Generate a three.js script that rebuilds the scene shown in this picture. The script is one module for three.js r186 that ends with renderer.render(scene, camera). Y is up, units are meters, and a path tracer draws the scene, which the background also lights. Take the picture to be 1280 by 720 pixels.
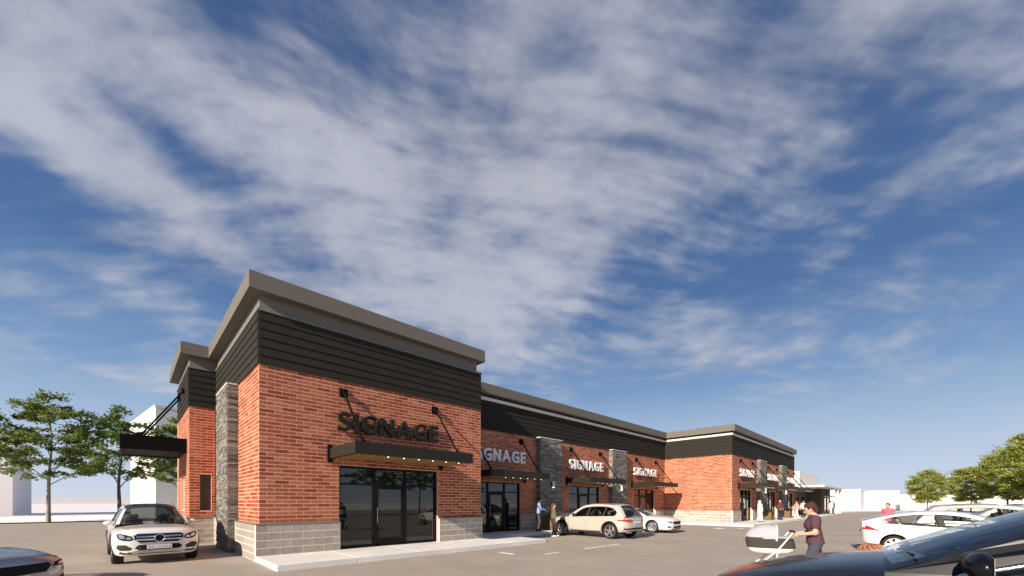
import * as THREE from 'three';
import { mergeGeometries, mergeVertices, toCreasedNormals } from 'three/addons/utils/BufferGeometryUtils.js';
import { RoundedBoxGeometry } from 'three/addons/geometries/RoundedBoxGeometry.js';
import { TextGeometry } from 'three/addons/geometries/TextGeometry.js';
import { FontLoader } from 'three/addons/loaders/FontLoader.js';
import { TessellateModifier } from 'three/addons/modifiers/TessellateModifier.js';
import { Brush, Evaluator, SUBTRACTION } from 'three-bvh-csg';

// ---------------------------------------------------------------- camera, sky, sun, exposure
// World: +x runs along the shop fronts, -z runs into the building, the camera stands at the origin.
const scene = new THREE.Scene();
const EYE = new THREE.Vector3(0, 1.7, 0), YAW = Math.atan2(510, 495);
const camera = new THREE.PerspectiveCamera(2 * Math.atan(360 / 495) * 180 / Math.PI, 1280 / 720, 0.1, 3000);
camera.position.copy(EYE);
camera.lookAt(EYE.x + Math.cos(YAW), EYE.y, EYE.z - Math.sin(YAW));
camera.setViewOffset(1280, 720, 0, -268, 1280, 720);      // a rising front: verticals stay vertical, horizon low in the frame
camera.updateProjectionMatrix();
const renderer = new THREE.WebGLRenderer({ antialias: true });
renderer.setSize(1024, 576);
renderer.toneMapping = THREE.LinearToneMapping;
renderer.toneMappingExposure = 1.55;
renderer.shadowMap.enabled = true;

function rng(seed) { let s = seed >>> 0; return () => { s = (s + 0x6D2B79F5) >>> 0; let t = s; t = Math.imul(t ^ (t >>> 15), t | 1); t ^= t + Math.imul(t ^ (t >>> 7), t | 61); return ((t ^ (t >>> 14)) >>> 0) / 4294967296; }; }
function hash3(x, y, z) { let h = Math.imul(x, 374761393) ^ Math.imul(y, 668265263) ^ Math.imul(z, 2147483647 ^ 61); h = Math.imul(h ^ (h >>> 13), 1274126177); return ((h ^ (h >>> 16)) >>> 0) / 4294967296; }
function vnoise(x, y, z = 0) {
  const xi = Math.floor(x), yi = Math.floor(y), zi = Math.floor(z); let u = x - xi, v = y - yi, w = z - zi;
  u = u * u * (3 - 2 * u); v = v * v * (3 - 2 * v); w = w * w * (3 - 2 * w);
  const L = (a, b, t) => a + (b - a) * t, H = (i, j, k) => hash3(xi + i, yi + j, zi + k);
  return L(L(L(H(0, 0, 0), H(1, 0, 0), u), L(H(0, 1, 0), H(1, 1, 0), u), v), L(L(H(0, 0, 1), H(1, 0, 1), u), L(H(0, 1, 1), H(1, 1, 1), u), v), w);
}
function vnoise2(x, y, k) { const xi = Math.floor(x), yi = Math.floor(y); let u = x - xi, v = y - yi; u = u * u * (3 - 2 * u); v = v * v * (3 - 2 * v); const a = hash3(xi, yi, k), b = hash3(xi + 1, yi, k), c = hash3(xi, yi + 1, k), d = hash3(xi + 1, yi + 1, k); return a + (b - a) * u + (c + (d - c) * u - a - (b - a) * u) * v; }
function fbm2(x, y, k, oct, g = .5) { let a = 0.5, s = 0, n = 0; for (let i = 0; i < oct; i++) { s += a * vnoise2(x, y, k + i); n += a; const t = x * 1.62 - y * 1.22 + 17.1; y = x * 1.22 + y * 1.62 + 5.7; x = t; a *= g; } return s / n; }
function fbm(x, y, z, oct) { let a = 0.5, s = 0, n = 0; for (let i = 0; i < oct; i++) { s += a * vnoise(x, y, z); n += a; x = x * 2.03 + 17.1; y = y * 2.03 + 5.7; z = z * 2.03 + 3.3; a *= 0.5; } return s / n; }
const sstep = (a, b, x) => { const t = Math.min(1, Math.max(0, (x - a) / (b - a))); return t * t * (3 - 2 * t); };
const clamp = (x, a, b) => Math.min(b, Math.max(a, x));

// sky: clear air from a pale horizon to deep blue, under a layer of streaky high cloud [azimuth, elevation, reach, reach, tilt, more or less cloud]
const CLOUDS = [[41.8, 45.1, 24.9, 11.2, 0, .5], [26.2, 32.2, 17.4, 7.9, 0, .4], [4.5, 27.7, 19.1, 2.9, 16, .55], [-5.4, 34.7, 6.4, 5.1, 0, .3], [2.5, 39.6, 7.2, 5.1, 0, .25], [80.9, 40.5, 20.4, 4.6, 0, .28], [53.3, 32.4, 16.5, 7.3, 0, .3], [35, 25.4, 16.5, 3.7, 10, .35], [67.1, 18.3, 15.5, 3.4, -8, .4], [-1.7, 21.2, 4.2, 1.1, -8, .4], [94.6, 22.9, 1.3, .9, 20, .4], [84.5, 24.3, 4, 1.3, -12, .32], [90.8, 19.5, 2.7, 1.1, -15, .3], [-4.4, 11.9, 7.7, 1.6, 0, .3],
  [8.9, 43.1, 4.2, 3, 0, -.45], [3.8, 32.5, 8.1, 2.4, 8, -.5], [77, 30.2, 18.9, 4.4, -6, -.5], [-6.3, 17.3, 5.2, 4, 0, -.4], [92.2, 14.3, 9.5, 6.5, 0, -.35], [54.4, 23.9, 7.8, 2.9, 0, -.3]];
{
  const W = 2048, H = 1024, d = new Float32Array(W * H * 4);
  const stops = [[-90, .55, .54, .53], [-1, .62, .66, .74], [0, .64, .70, .82], [3, .57, .66, .81], [8, .41, .54, .73], [15, .20, .335, .565], [25, .085, .175, .375], [40, .06, .118, .27], [60, .05, .10, .235], [90, .045, .09, .21]];
  for (let j = 0; j < H; j++) {
    const el = 90 - (j + 0.5) / H * 180, er = el * Math.PI / 180, dy = Math.sin(er), ch = Math.cos(er);
    let k = 0; while (k < stops.length - 2 && stops[k + 1][0] < el) k++;
    const t = clamp((el - stops[k][0]) / (stops[k + 1][0] - stops[k][0]), 0, 1), base = [1, 2, 3].map(c => stops[k][c] + (stops[k + 1][c] - stops[k][c]) * t);
    for (let i = 0; i < W; i++) {
      const lon = (i + 0.5) / W * 2 * Math.PI - Math.PI, dx = ch * Math.cos(lon), dz = ch * Math.sin(lon);   // three's equirectangular order
      let a = 0, n = 0.5;
      if (el > 0.5) {
        const q = 1 / (dy + 0.14), px = dx * q, pz = dz * q, az = Math.atan2(dx, -dz) * 180 / Math.PI;
        let cov = -0.04;
        const ja = (fbm2(px * 1.9, pz * 1.9, 200, 4) - .5) * 26, je = (fbm2(px * 1.9 + 9, pz * 1.9, 150, 4) - .5) * 13;
        for (const b of CLOUDS) {
          let da = az + ja - b[0]; if (da > 180) da -= 360; if (da < -180) da += 360;
          const de = el + je - b[1], c = Math.cos(b[4] * Math.PI / 180), s = Math.sin(b[4] * Math.PI / 180), rr = ((da * ch * c - de * s) / (b[2] * Math.max(ch, .3))) ** 2 + ((da * ch * s + de * c) / b[3]) ** 2;
          if (rr < 9) cov += b[5] * Math.exp(-rr);
        }
        const wx = fbm2(px * 1.1, pz * 1.1, 70, 2) - .5, wz = fbm2(px * 1.1 + 31, pz * 1.1, 17, 2) - .5;
        const ux = (px * .80 + pz * .60) + wx * .55, uz = (-px * .60 + pz * .80) + wz * .55;
        n = fbm2(ux * 1.5, uz * 1.9, 22, 7, .56);
        const puff = fbm2(px * 9 + wx * 3, pz * 9 + wz * 3, 91, 5, .62), fib = fbm2(ux * 5.5 + wz * 2, uz * 19, 44, 6, .66);
        a = sstep(0.02, 1.12, (n - 0.5) * 1.5 + (puff - .5) * .55 + (fib - .5) * .88 + cov * 0.88 + 0.28);
        a = a * sstep(0.5, 9, el) * 0.86;
      }
      const o = (j * W + i) * 4, g = .82 + .42 * (n - .35), cl = [.55 * g, .56 * g, .615 * g];
      for (let c = 0; c < 3; c++) d[o + c] = .64 * (base[c] * (1 - a) + cl[c] * a + base[c] * a * .12);
      d[o + 3] = 1;
    }
  }
  // DataTexture rows run from the bottom up
  const f = new Float32Array(W * H * 4); for (let j = 0; j < H; j++) f.set(d.subarray(j * W * 4, (j + 1) * W * 4), (H - 1 - j) * W * 4);
  const sky = new THREE.DataTexture(f, W, H, THREE.RGBAFormat, THREE.FloatType);
  sky.mapping = THREE.EquirectangularReflectionMapping; sky.magFilter = sky.minFilter = THREE.LinearFilter; sky.needsUpdate = true;
  scene.background = sky; scene.environment = sky;
}
const sun = new THREE.DirectionalLight(new THREE.Color(1, .87, .72), 5);
sun.position.set(-100, 47, 20); sun.target.position.set(0, 0, 0);       // low morning sun almost along the shop fronts
sun.castShadow = true; sun.shadow.radius = 1.2; sun.shadow.mapSize.set(4096, 4096);
Object.assign(sun.shadow.camera, { left: -90, right: 90, top: 60, bottom: -60, near: 1, far: 400 });
scene.add(sun, sun.target);

// ---------------------------------------------------------------- helpers
const used = new Map();
function numbered(n) { const k = used.get(n) ?? 0; used.set(n, k + 1); return k ? `${n}_${String(k).padStart(3, '0')}` : n; }
const lin = (h) => new THREE.Color(h);
function shadows(o) { o.traverse(m => { if (m.isMesh) { m.castShadow = true; m.receiveShadow = true; } }); return o; }
function thing(name, label, category, pos = [0, 0, 0], turn = 0, group) {
  const o = new THREE.Group(); o.name = numbered(name); o.position.set(...pos); o.rotation.y = turn; scene.add(o);
  o.userData = { label, category }; if (group) o.userData.group = group; return o;
}
function part(name, geo, mat, parent) { const m = new THREE.Mesh(Array.isArray(geo) ? join(geo) : geo, mat); m.name = name; m.castShadow = m.receiveShadow = true; (parent ?? scene).add(m); return m; }
function structure(name, geo, mat) { const m = part(numbered(name), geo, mat); m.userData.kind = 'structure'; return m; }
function join(gs) {
  gs = gs.map(g => { g = g.index ? g.toNonIndexed() : g.clone(); for (const k of Object.keys(g.attributes)) if (!['position', 'normal', 'uv'].includes(k)) g.deleteAttribute(k); if (!g.attributes.uv) g.setAttribute('uv', new THREE.BufferAttribute(new Float32Array(g.attributes.position.count * 2), 2)); return g; });
  return mergeGeometries(gs);
}
function metreUV(g) {            // box-projected texture coordinates in metres
  if (g.index) g = g.toNonIndexed();
  const p = g.attributes.position, n = g.attributes.normal, uv = new Float32Array(p.count * 2);
  for (let i = 0; i < p.count; i++) {
    const ax = Math.abs(n.getX(i)), ay = Math.abs(n.getY(i)), az = Math.abs(n.getZ(i));
    if (ay >= ax && ay >= az) { uv[2 * i] = p.getX(i); uv[2 * i + 1] = p.getZ(i); } else if (ax >= az) { uv[2 * i] = p.getZ(i); uv[2 * i + 1] = p.getY(i); } else { uv[2 * i] = p.getX(i); uv[2 * i + 1] = p.getY(i); }
  }
  g.setAttribute('uv', new THREE.BufferAttribute(uv, 2)); return g;
}
function box(x0, x1, y0, y1, z0, z1) { const g = new THREE.BoxGeometry(Math.abs(x1 - x0), Math.abs(y1 - y0), Math.abs(z1 - z0)); g.translate((x0 + x1) / 2, (y0 + y1) / 2, (z0 + z1) / 2); return metreUV(g); }
function rbox(x0, x1, y0, y1, z0, z1, r = 0.01, seg = 2) { const g = new RoundedBoxGeometry(Math.abs(x1 - x0), Math.abs(y1 - y0), Math.abs(z1 - z0), seg, r); g.translate((x0 + x1) / 2, (y0 + y1) / 2, (z0 + z1) / 2); return metreUV(g); }
function rod(a, b, r, seg = 10, r2 = r) {
  const A = new THREE.Vector3(...a), B = new THREE.Vector3(...b), L = A.distanceTo(B), g = new THREE.CylinderGeometry(r2, r, L, seg);
  g.translate(0, L / 2, 0); g.applyQuaternion(new THREE.Quaternion().setFromUnitVectors(new THREE.Vector3(0, 1, 0), B.clone().sub(A).normalize())); g.translate(...a); return g;
}
function tube(pts, r, seg = 40, rad = 8, closed = false) { return new THREE.TubeGeometry(new THREE.CatmullRomCurve3(pts.map(p => new THREE.Vector3(...p)), closed, 'centripetal'), seg, r, rad, closed); }
function prism(pts, y0, y1) {     // extruded plan outline, pts are [x, z]
  const s = new THREE.Shape(pts.map(([x, z]) => new THREE.Vector2(x, -z))), g = new THREE.ExtrudeGeometry(s, { depth: y1 - y0, bevelEnabled: false }); g.rotateX(-Math.PI / 2); g.translate(0, y0, 0); return metreUV(g);
}
function tex(n, fn, { srgb = true, rep = 1 } = {}) {    // fn(u, v) -> [r, g, b] or grey, 0..1
  const d = new Uint8Array(n * n * 4);
  for (let j = 0; j < n; j++) for (let i = 0; i < n; i++) { const c = fn(i / n, j / n), o = (j * n + i) * 4, a = Array.isArray(c) ? c : [c, c, c]; for (let k = 0; k < 3; k++) d[o + k] = clamp(a[k], 0, 1) * 255; d[o + 3] = 255; }
  const t = new THREE.DataTexture(d, n, n); t.wrapS = t.wrapT = THREE.RepeatWrapping; t.magFilter = THREE.LinearFilter; t.minFilter = THREE.LinearMipmapLinearFilter; t.generateMipmaps = true; t.repeat.set(rep, rep);
  if (srgb) t.colorSpace = THREE.SRGBColorSpace; t.needsUpdate = true; return t;
}
// tileable value-noise
function tnoise(u, v, f, s) { const x = u * f, y = v * f, xi = Math.floor(x), yi = Math.floor(y); let a = x - xi, b = y - yi; a = a * a * (3 - 2 * a); b = b * b * (3 - 2 * b); const H = (i, j) => hash3(((xi + i) % f + f) % f, ((yi + j) % f + f) % f, s); const p = H(0, 0) * (1 - a) + H(1, 0) * a, q = H(0, 1) * (1 - a) + H(1, 1) * a; return p * (1 - b) + q * b; }
function tfbm(u, v, f, oct, s) { let a = .5, r = 0, n = 0; for (let i = 0; i < oct; i++) { r += a * tnoise(u, v, f, s + i); n += a; f *= 2; a *= .55; } return r / n; }

// ---------------------------------------------------------------- materials
const grit = tex(512, (u, v) => { const n = tfbm(u, v, 6, 6, 3), s = hash3(Math.floor(u * 512), Math.floor(v * 512), 9); return .5 + (n - .5) * .5 + (s - .5) * .35; }, { srgb: false });
const rough = tex(256, (u, v) => tfbm(u, v, 12, 5, 21), { srgb: false });
const asphaltMap = tex(1024, (u, v) => { const b = tfbm(u, v, 4, 5, 40), s = hash3(Math.floor(u * 1024), Math.floor(v * 1024), 77), s2 = tnoise(u, v, 256, 5), p = tfbm(u, v, 3, 3, 61); let g = .90 + (b - .5) * .13 + (s - .5) * .15 + (s2 - .5) * .13 + (p - .5) * .07; return [g, g * .985, g * .965]; }, { rep: 1 / 5 });
const asphaltBump = tex(512, (u, v) => .5 * hash3(Math.floor(u * 512), Math.floor(v * 512), 5) + .5 * tnoise(u, v, 128, 8), { srgb: false, rep: 1 / 2 });
const concreteMap = tex(512, (u, v) => { const b = tfbm(u, v, 3, 6, 12), s = hash3(Math.floor(u * 512), Math.floor(v * 512), 3); const g = .93 + (b - .5) * .14 + (s - .5) * .05; return [g, g, g * .99]; }, { rep: 1 / 3 });
const M = {};
const matte = (c, o = {}) => new THREE.MeshPhysicalMaterial({ color: c, roughness: .7, specularIntensity: .35, ...o });
const std = (c, o = {}) => new THREE.MeshStandardMaterial({ color: c, roughness: .8, ...o });
M.asphalt = std(new THREE.Color(.455, .41, .36), { map: asphaltMap, bumpMap: asphaltBump, bumpScale: .004, roughness: .95 });
M.concrete = std(new THREE.Color(.84, .825, .80), { map: concreteMap, roughness: .9 });
M.ground = std(new THREE.Color(.80, .765, .77), { roughness: 1 });
M.mortar = std('#e0b294', { bumpMap: rough, bumpScale: .002, roughness: .95 });
M.blockMortar = std('#e2dbd2', { roughness: .95 });
M.siding = matte(new THREE.Color(.026, .0235, .019), { roughness: .8, bumpMap: rough, bumpScale: .0006 });
M.fascia = std(new THREE.Color(.138, .124, .104), { roughness: .7 });
M.frieze = std(new THREE.Color(.165, .155, .135), { roughness: .7 });
M.whiteTrim = std(new THREE.Color(.72, .70, .67), { roughness: .6 });
M.capStone = std(new THREE.Color(.62, .6, .56), { roughness: .8 });
M.ledgeCap = std(new THREE.Color(.17, .145, .12), { roughness: .9 });
M.frame = matte(new THREE.Color(.006, .006, .006), { roughness: .5 });
M.black = matte(new THREE.Color(.005, .005, .005), { roughness: .6, specularIntensity: .15 });
M.canopyMetal = matte(new THREE.Color(.024, .0235, .018), { roughness: .45 });
M.glass = new THREE.MeshPhysicalMaterial({ color: new THREE.Color(.006, .007, .008), roughness: .015, metalness: 0, ior: 1.7 });
const woodMap = tex(256, (u, v) => { const g = .72 + .3 * (tnoise(u, v, 32, 3) * .3 + tfbm(u * 1, v, 4, 3, 4) * .5 + .2 * Math.sin((u * 24 + tfbm(u, v, 4, 3, 9) * 4) * 6.28) - .4); return [g, g * .95, g * .88]; });
M.wood = std(new THREE.Color(.62, .38, .16), { map: woodMap, roughness: .55 });
M.signDark = matte(new THREE.Color(.02, .021, .016), { roughness: .4 });
M.signWhite = std(new THREE.Color(.82, .81, .79), { roughness: .4 });
M.lamp = new THREE.MeshStandardMaterial({ color: '#ffffff', emissive: new THREE.Color(1, .93, .78), emissiveIntensity: 1.6 });
M.paint = std(new THREE.Color(.75, .74, .72), { roughness: .8 });
M.rubber = std(new THREE.Color(.018, .0175, .0165), { roughness: .85 });
M.roof = std(new THREE.Color(.25, .25, .25));
M.whiteBuilding = std(new THREE.Color(.72, .70, .69), { roughness: .9 });
// ---------------------------------------------------------------- ground, lot, pavement
const Z1 = -13.315, X1 = 2.72, X1R = 11.03, Z2 = -15.5, XI = 33.6, Z3 = -10.15, X3R = 55.4, ZW = -20.95, XW = 1.81, ZB = -27;
{
  const g = new THREE.CircleGeometry(1600, 96); g.rotateX(-Math.PI / 2); g.translate(0, -.02, 0); structure('ground', metreUV(g), M.ground);
  structure('parking_lot', metreUV((() => { const s = new THREE.Shape([[-70, 50], [-12, 50.2], [40, 50.2], [92, 40], [100, 22], [102, -3], [98, -22], [96, -60], [-70, -60]].map(([x, z]) => new THREE.Vector2(x, z))); const h = new THREE.ShapeGeometry(s); h.rotateX(-Math.PI / 2); return h; })()), M.asphalt);
  // pavement with a real kerb, cast in bays
  const walk = (x0, x1, z0, z1, nx, nz) => { for (let i = 0; i < nx; i++) for (let j = 0; j < nz; j++) { const dx = (x1 - x0) / nx, dz = (z1 - z0) / nz; slabs.push(rbox(x0 + i * dx + .004, x0 + (i + 1) * dx - .004, -.1, .15, z0 + j * dz + .004, z0 + (j + 1) * dz - .004, .012, 2)); } };
  const slabs = [];
  walk(2.63, 12.69, -13.42, -11.0, 5, 1); walk(11.0, 12.69, -15.55, -13.42, 1, 1); walk(12.69, 30.8, -15.55, -13.75, 9, 1);
  walk(30.8, 33.6, -15.55, -10.2, 1, 3); walk(30.8, 72.4, -10.2, -7.95, 18, 1);
  const base = structure('pavement', slabs.shift(), M.concrete);
  for (const s of slabs) part('paving_slab', s, M.concrete, base);
  // far side of the lot: long curving kerbed pavement and a verge
  structure('far_pavement', prism([[74, -14], [84, -9.4], [95, -7.5], [101, -6], [103, -8], [96, -11], [86, -15], [76, -20]], -.05, .14), M.concrete);
  const verge = std(new THREE.Color(.05, .06, .02), { roughness: 1, map: grit });
  structure('grass_verge', prism([[-60, -50.2], [1.5, -50.2], [1.5, -51.2], [-60, -51.2]], -.05, .06), verge);
  structure('side_street', prism([[-160, -78], [10, -78], [10, -84], [-160, -84]], -.012, .004), std(new THREE.Color(.46, .43, .46), { roughness: 1 }));
  structure('far_terrain', (() => { const v = [], ix = []; const n = 60; for (let i = 0; i <= n; i++) { const a = -1.1 + i / n * 4.2, r = 900, h = 8 + 2.5 * vnoise(i * .4, 3); for (const [rr, y] of [[r - 120, -1], [r, h], [r + 140, -1]]) v.push(Math.sin(a) * rr, y, -Math.cos(a) * rr); if (i < n) { const b = i * 3; ix.push(b, b + 3, b + 1, b + 1, b + 3, b + 4, b + 1, b + 4, b + 2, b + 2, b + 4, b + 5); } } const g = new THREE.BufferGeometry(); g.setAttribute('position', new THREE.Float32BufferAttribute(v, 3)); g.setIndex(ix); g.computeVertexNormals(); return g; })(), std(new THREE.Color(.60, .585, .58), { roughness: 1 }));
  // white bay dashes on the asphalt
  const dash = (x0, x1, z0, z1) => { const m = part(numbered('lot_marking'), prism([[x0, z0], [x1, z0], [x1, z1], [x0, z1]], 0, .005), M.paint); m.userData = { kind: 'structure' }; };
  dash(9.03, 9.15, -9.95, -9.25); dash(9.85, 10.5, -8.62, -8.5); dash(12.1, 13.4, -8.62, -8.5); dash(13.7, 14.4, -8.62, -8.5); dash(27.4, 28.1, -9.4, -8.9); dash(28.6, 29.0, -8.3, -8.0);
}

// ---------------------------------------------------------------- the brick strip of shops
const building = thing('retail_building', 'long low brick strip of shops with dark siding and flat roofs', 'building');
const BR = { L: .40, H: .1153, J: .02 };
function pieceGeo(w, h, d, c) {          // chamfered brick front, back open (it sits in the wall)
  const X = w / 2, Y = h / 2, v = [[-X, -Y, 0], [X, -Y, 0], [X, Y, 0], [-X, Y, 0], [-X, -Y, d - c], [X, -Y, d - c], [X, Y, d - c], [-X, Y, d - c], [-X + c, -Y + c, d], [X - c, -Y + c, d], [X - c, Y - c, d], [-X + c, Y - c, d]];
  const q = [[8, 9, 10, 11]]; for (let i = 0; i < 4; i++) { const j = (i + 1) % 4; q.push([i, j, 4 + j, 4 + i], [4 + i, 4 + j, 8 + j, 8 + i]); }
  const pos = [], uv = []; for (const [a, b, cc, e] of q) for (const k of [a, b, cc, a, cc, e]) { pos.push(...v[k]); uv.push(v[k][0] * 2 + .37, v[k][1] * 2 + .21); }
  const g = new THREE.BufferGeometry(); g.setAttribute('position', new THREE.Float32BufferAttribute(pos, 3)); g.setAttribute('uv', new THREE.Float32BufferAttribute(uv, 2)); g.computeVertexNormals(); return g;
}
const brickTint = tex(256, (u, v) => { const a = .94 + .34 * (tfbm(u, v * 1, 8, 4, 31) - .5) + .22 * (tfbm(u, v, 32, 3, 37) - .5); return [a, a * .98, a * .96]; }, { rep: 2 });
const stoneTint = tex(256, (u, v) => .93 + .2 * (tfbm(u, v, 8, 5, 51) - .5) + .1 * (hash3(Math.floor(u * 256), Math.floor(v * 256), 4) - .5), { rep: 1.3 });
const pieceSets = {
  brick: { geo: pieceGeo(BR.L - BR.J, BR.H - BR.J, .024, .0035), w: BR.L - BR.J, h: BR.H - BR.J, colors: ['#ac6144', '#a0543a', '#b66e51', '#974b33', '#b1674a', '#a65a3f', '#bb7759', '#8c432d'].map(lin), opt: { roughness: .88, map: brickTint, bumpMap: rough, bumpScale: .003 }, stuff: 'brick_courses', list: [] },
  block: { geo: pieceGeo(.6, .2, .03, .006), w: .6, h: .2, colors: ['#aca197', '#a4998f', '#b3a89e', '#a79d93', '#b7aca2'].map(lin), opt: { roughness: .95, map: stoneTint, bumpMap: grit, bumpScale: .008 }, stuff: 'block_courses', list: [] },
  ledge_stone: { geo: pieceGeo(.3, .08, .04, .006), w: .3, h: .08, colors: ['#85817a', '#77736d', '#8f8b84', '#696661', '#999489', '#7f7a71'].map(lin), opt: { roughness: .95, map: stoneTint, bumpMap: grit, bumpScale: .012 }, stuff: 'ledge_stone_courses', list: [] },
};
for (const s of Object.values(pieceSets)) { s.mats = s.colors.map(c => new THREE.MeshStandardMaterial({ color: c, ...s.opt })); s.white = new THREE.MeshStandardMaterial({ color: '#ffffff', ...s.opt }); }
const rb = rng(11);
function face(ox, oz, n) { const N = { z: [0, 0, 1], x: [1, 0, 0], nx: [-1, 0, 0] }[n], A = { z: [1, 0, 0], x: [0, 0, -1], nx: [0, 0, 1] }[n]; return { o: new THREE.Vector3(ox, 0, oz), a: new THREE.Vector3(...A), n: new THREE.Vector3(...N) }; }
const UPV = new THREE.Vector3(0, 1, 0);
function fm(F, a, y, n) { const m = new THREE.Matrix4().makeBasis(F.a, UPV, F.n); m.setPosition(F.o.clone().addScaledVector(F.a, a).addScaledVector(F.n, n).setY(y)); return m; }
function onFace(F, geo) { const g = geo.clone(); g.applyMatrix4(fm(F, 0, 0, 0)); return g; }
const FWD = new THREE.Vector3(Math.cos(YAW), 0, -Math.sin(YAW)), RGT = new THREE.Vector3(Math.sin(YAW), 0, Math.cos(YAW));
function addPiece(kind, F, a0, a1, y0, y1, nOff, parent, dScale = 1) {
  const S = pieceSets[kind], m = fm(F, (a0 + a1) / 2, (y0 + y1) / 2, nOff);
  m.multiply(new THREE.Matrix4().makeScale((a1 - a0) / S.w, (y1 - y0) / S.h, dScale));
  const p = new THREE.Vector3().setFromMatrixPosition(m), v = p.clone().sub(EYE), d = v.length(), f = v.dot(FWD), r = v.dot(RGT) / f;
  const face2 = -F.n.dot(v) / d; let score = face2 > 0 && f > 0 && r > -1.2 && r < 1.2 ? (a1 - a0) * (y1 - y0) * face2 / (f * f) : 0;
  S.list.push({ m, parent, c: Math.floor(rb() * S.colors.length), score });
}
function spans(y0, y1, len, openings) { let s = [[0, len]]; for (const [a, b, oy0, oy1] of openings) if (oy0 < y1 - .01 && oy1 > y0 + .01) s = s.flatMap(([p, q]) => (b <= p || a >= q) ? [[p, q]] : [[p, a], [b, q]].filter(([x, y]) => y - x > .03)); return s; }
function layBricks(F, len, y0, y1, openings, parent) {
  const rows = Math.round((y1 - y0) / BR.H), h = (y1 - y0) / rows;
  for (let r = 0; r < rows; r++) for (const [p, q] of spans(y0 + r * h, y0 + r * h + h, len, openings)) {
    for (let a = Math.floor(p / BR.L) * BR.L - (r % 2 ? BR.L / 2 : 0); a < q; a += BR.L) { const b0 = Math.max(a, p) + BR.J / 2, b1 = Math.min(a + BR.L, q) - BR.J / 2; if (b1 - b0 > .025) addPiece('brick', F, b0, b1, y0 + r * h + BR.J / 2, y0 + (r + 1) * h - BR.J / 2, -.024, parent); }
  }
}
function layBlocks(F, len, y0, y1, openings, off, parent) {
  const rows = Math.round((y1 - y0) / .225), h = (y1 - y0) / rows, L = .62, J = .019;
  for (let r = 0; r < rows; r++) for (const [p, q] of spans(y0 + r * h, y0 + r * h + h, len, openings)) {
    for (let a = p - (r % 2 ? L / 2 : 0); a < q; a += L) { const b0 = Math.max(a, p) + J / 2, b1 = Math.min(a + L, q) - J / 2; if (b1 - b0 > .03) addPiece('block', F, b0, b1, y0 + r * h + J / 2, y0 + (r + 1) * h - J / 2, off - .026, parent); }
  }
}
function wallBoxes(F, len, y0, y1, openings, n0, n1) {       // slab with rectangular holes, in face coordinates
  const ys = [...new Set([y0, y1, ...openings.flatMap(o => [o[2], o[3]])].filter(y => y >= y0 && y <= y1))].sort((a, b) => a - b), out = [];
  for (let i = 0; i < ys.length - 1; i++) for (const [p, q] of spans(ys[i], ys[i + 1], len, openings)) out.push(box(p, q, ys[i], ys[i + 1], n0, n1));
  return onFace(F, join(out));
}
function boardGeo(len, y0, y1) { const s = new THREE.Shape([[0, y0], [.034, y0], [.034, y0 + .012], [.012, y1], [0, y1]].map(([x, y]) => new THREE.Vector2(x, y))); const g = new THREE.ExtrudeGeometry(s, { depth: len, bevelEnabled: false }); g.rotateY(Math.PI / 2); g.scale(1, 1, -1); g.index ? 0 : 0; const p = g.attributes.position; for (let i = 0; i < p.count; i += 3) { const t = [p.getX(i + 1), p.getY(i + 1), p.getZ(i + 1)]; p.setXYZ(i + 1, p.getX(i + 2), p.getY(i + 2), p.getZ(i + 2)); p.setXYZ(i + 2, ...t); } g.computeVertexNormals(); return metreUV(g); }
// one facade: brick over split-face block, siding above
function facade(F, len, { brickTop, sideTop, boards = 6, openings = [], wainAt = [0, len], thick = .3, base = .15, trim0 = 0 }) {
  const CF = { ...F, o: F.o.clone().addScaledVector(F.a, trim0) }, wall = part('brick_wall', wallBoxes(CF, len - trim0, 0, brickTop, openings.map(([a, b, c, d]) => [a - trim0, b - trim0, c, d]), -thick, -.004), M.mortar, building);
  layBricks(F, len, 1.09, brickTop, openings, wall);
  const w0 = wainAt[0], w1 = wainAt[1], WF = { o: F.o.clone().addScaledVector(F.a, w0), a: F.a, n: F.n }, wop = openings.map(([a, b, c, d]) => [a - w0 + .0, b - w0, c, d]);
  const wain = part('block_wainscot', wallBoxes(WF, w1 - w0, 0, 1.05, wop, -.01, .098), M.blockMortar, building);
  layBlocks(WF, w1 - w0, base, 1.05, wop, .1, wain);
  const cap = []; for (const [p, q] of spans(1.05, 1.09, w1 - w0, wop)) { const s = new THREE.Shape([[-.008, 1.05], [.125, 1.05], [.125, 1.068], [-.008, 1.092]].map(([x, y]) => new THREE.Vector2(x, y))); const g = new THREE.ExtrudeGeometry(s, { depth: q - p, bevelEnabled: false }); g.rotateY(-Math.PI / 2); g.scale(-1, 1, 1); const ps = g.attributes.position; const m = new THREE.Matrix4().makeBasis(new THREE.Vector3(0, 0, 1), UPV, new THREE.Vector3(1, 0, 0)); const g2 = new THREE.BoxGeometry(q - p, .036, .13); g2.translate((p + q) / 2, 1.069, .058); cap.push(metreUV(g2)); }
  part('wainscot_cap', onFace(WF, join(cap)), M.ledgeCap, building);
  const sid = part('siding', onFace(F, box(0, len, brickTop + .004, sideTop, -thick, -.002)), M.siding, building), h = (sideTop - brickTop - .004) / boards;
  const bg = boardGeo(len, 0, h - .004);
  for (let i = 0; i < boards; i++) { const g = bg.clone(); g.applyMatrix4(fm(F, 0, brickTop + .004 + i * h, 0)); part('siding_board', g, M.siding, sid); }
}
const OP1 = [[5.0, 8.83, .15, 2.93]], C2 = [14.0, 21.83, 29.95], OP2 = C2.map(c => [c - 1.72, c + 1.72, .15, 2.78]), C3 = [37.15, 45.45, 53.3], OP3 = C3.map(c => [c - 1.55, c + 1.55, .15, 2.74]);
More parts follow.
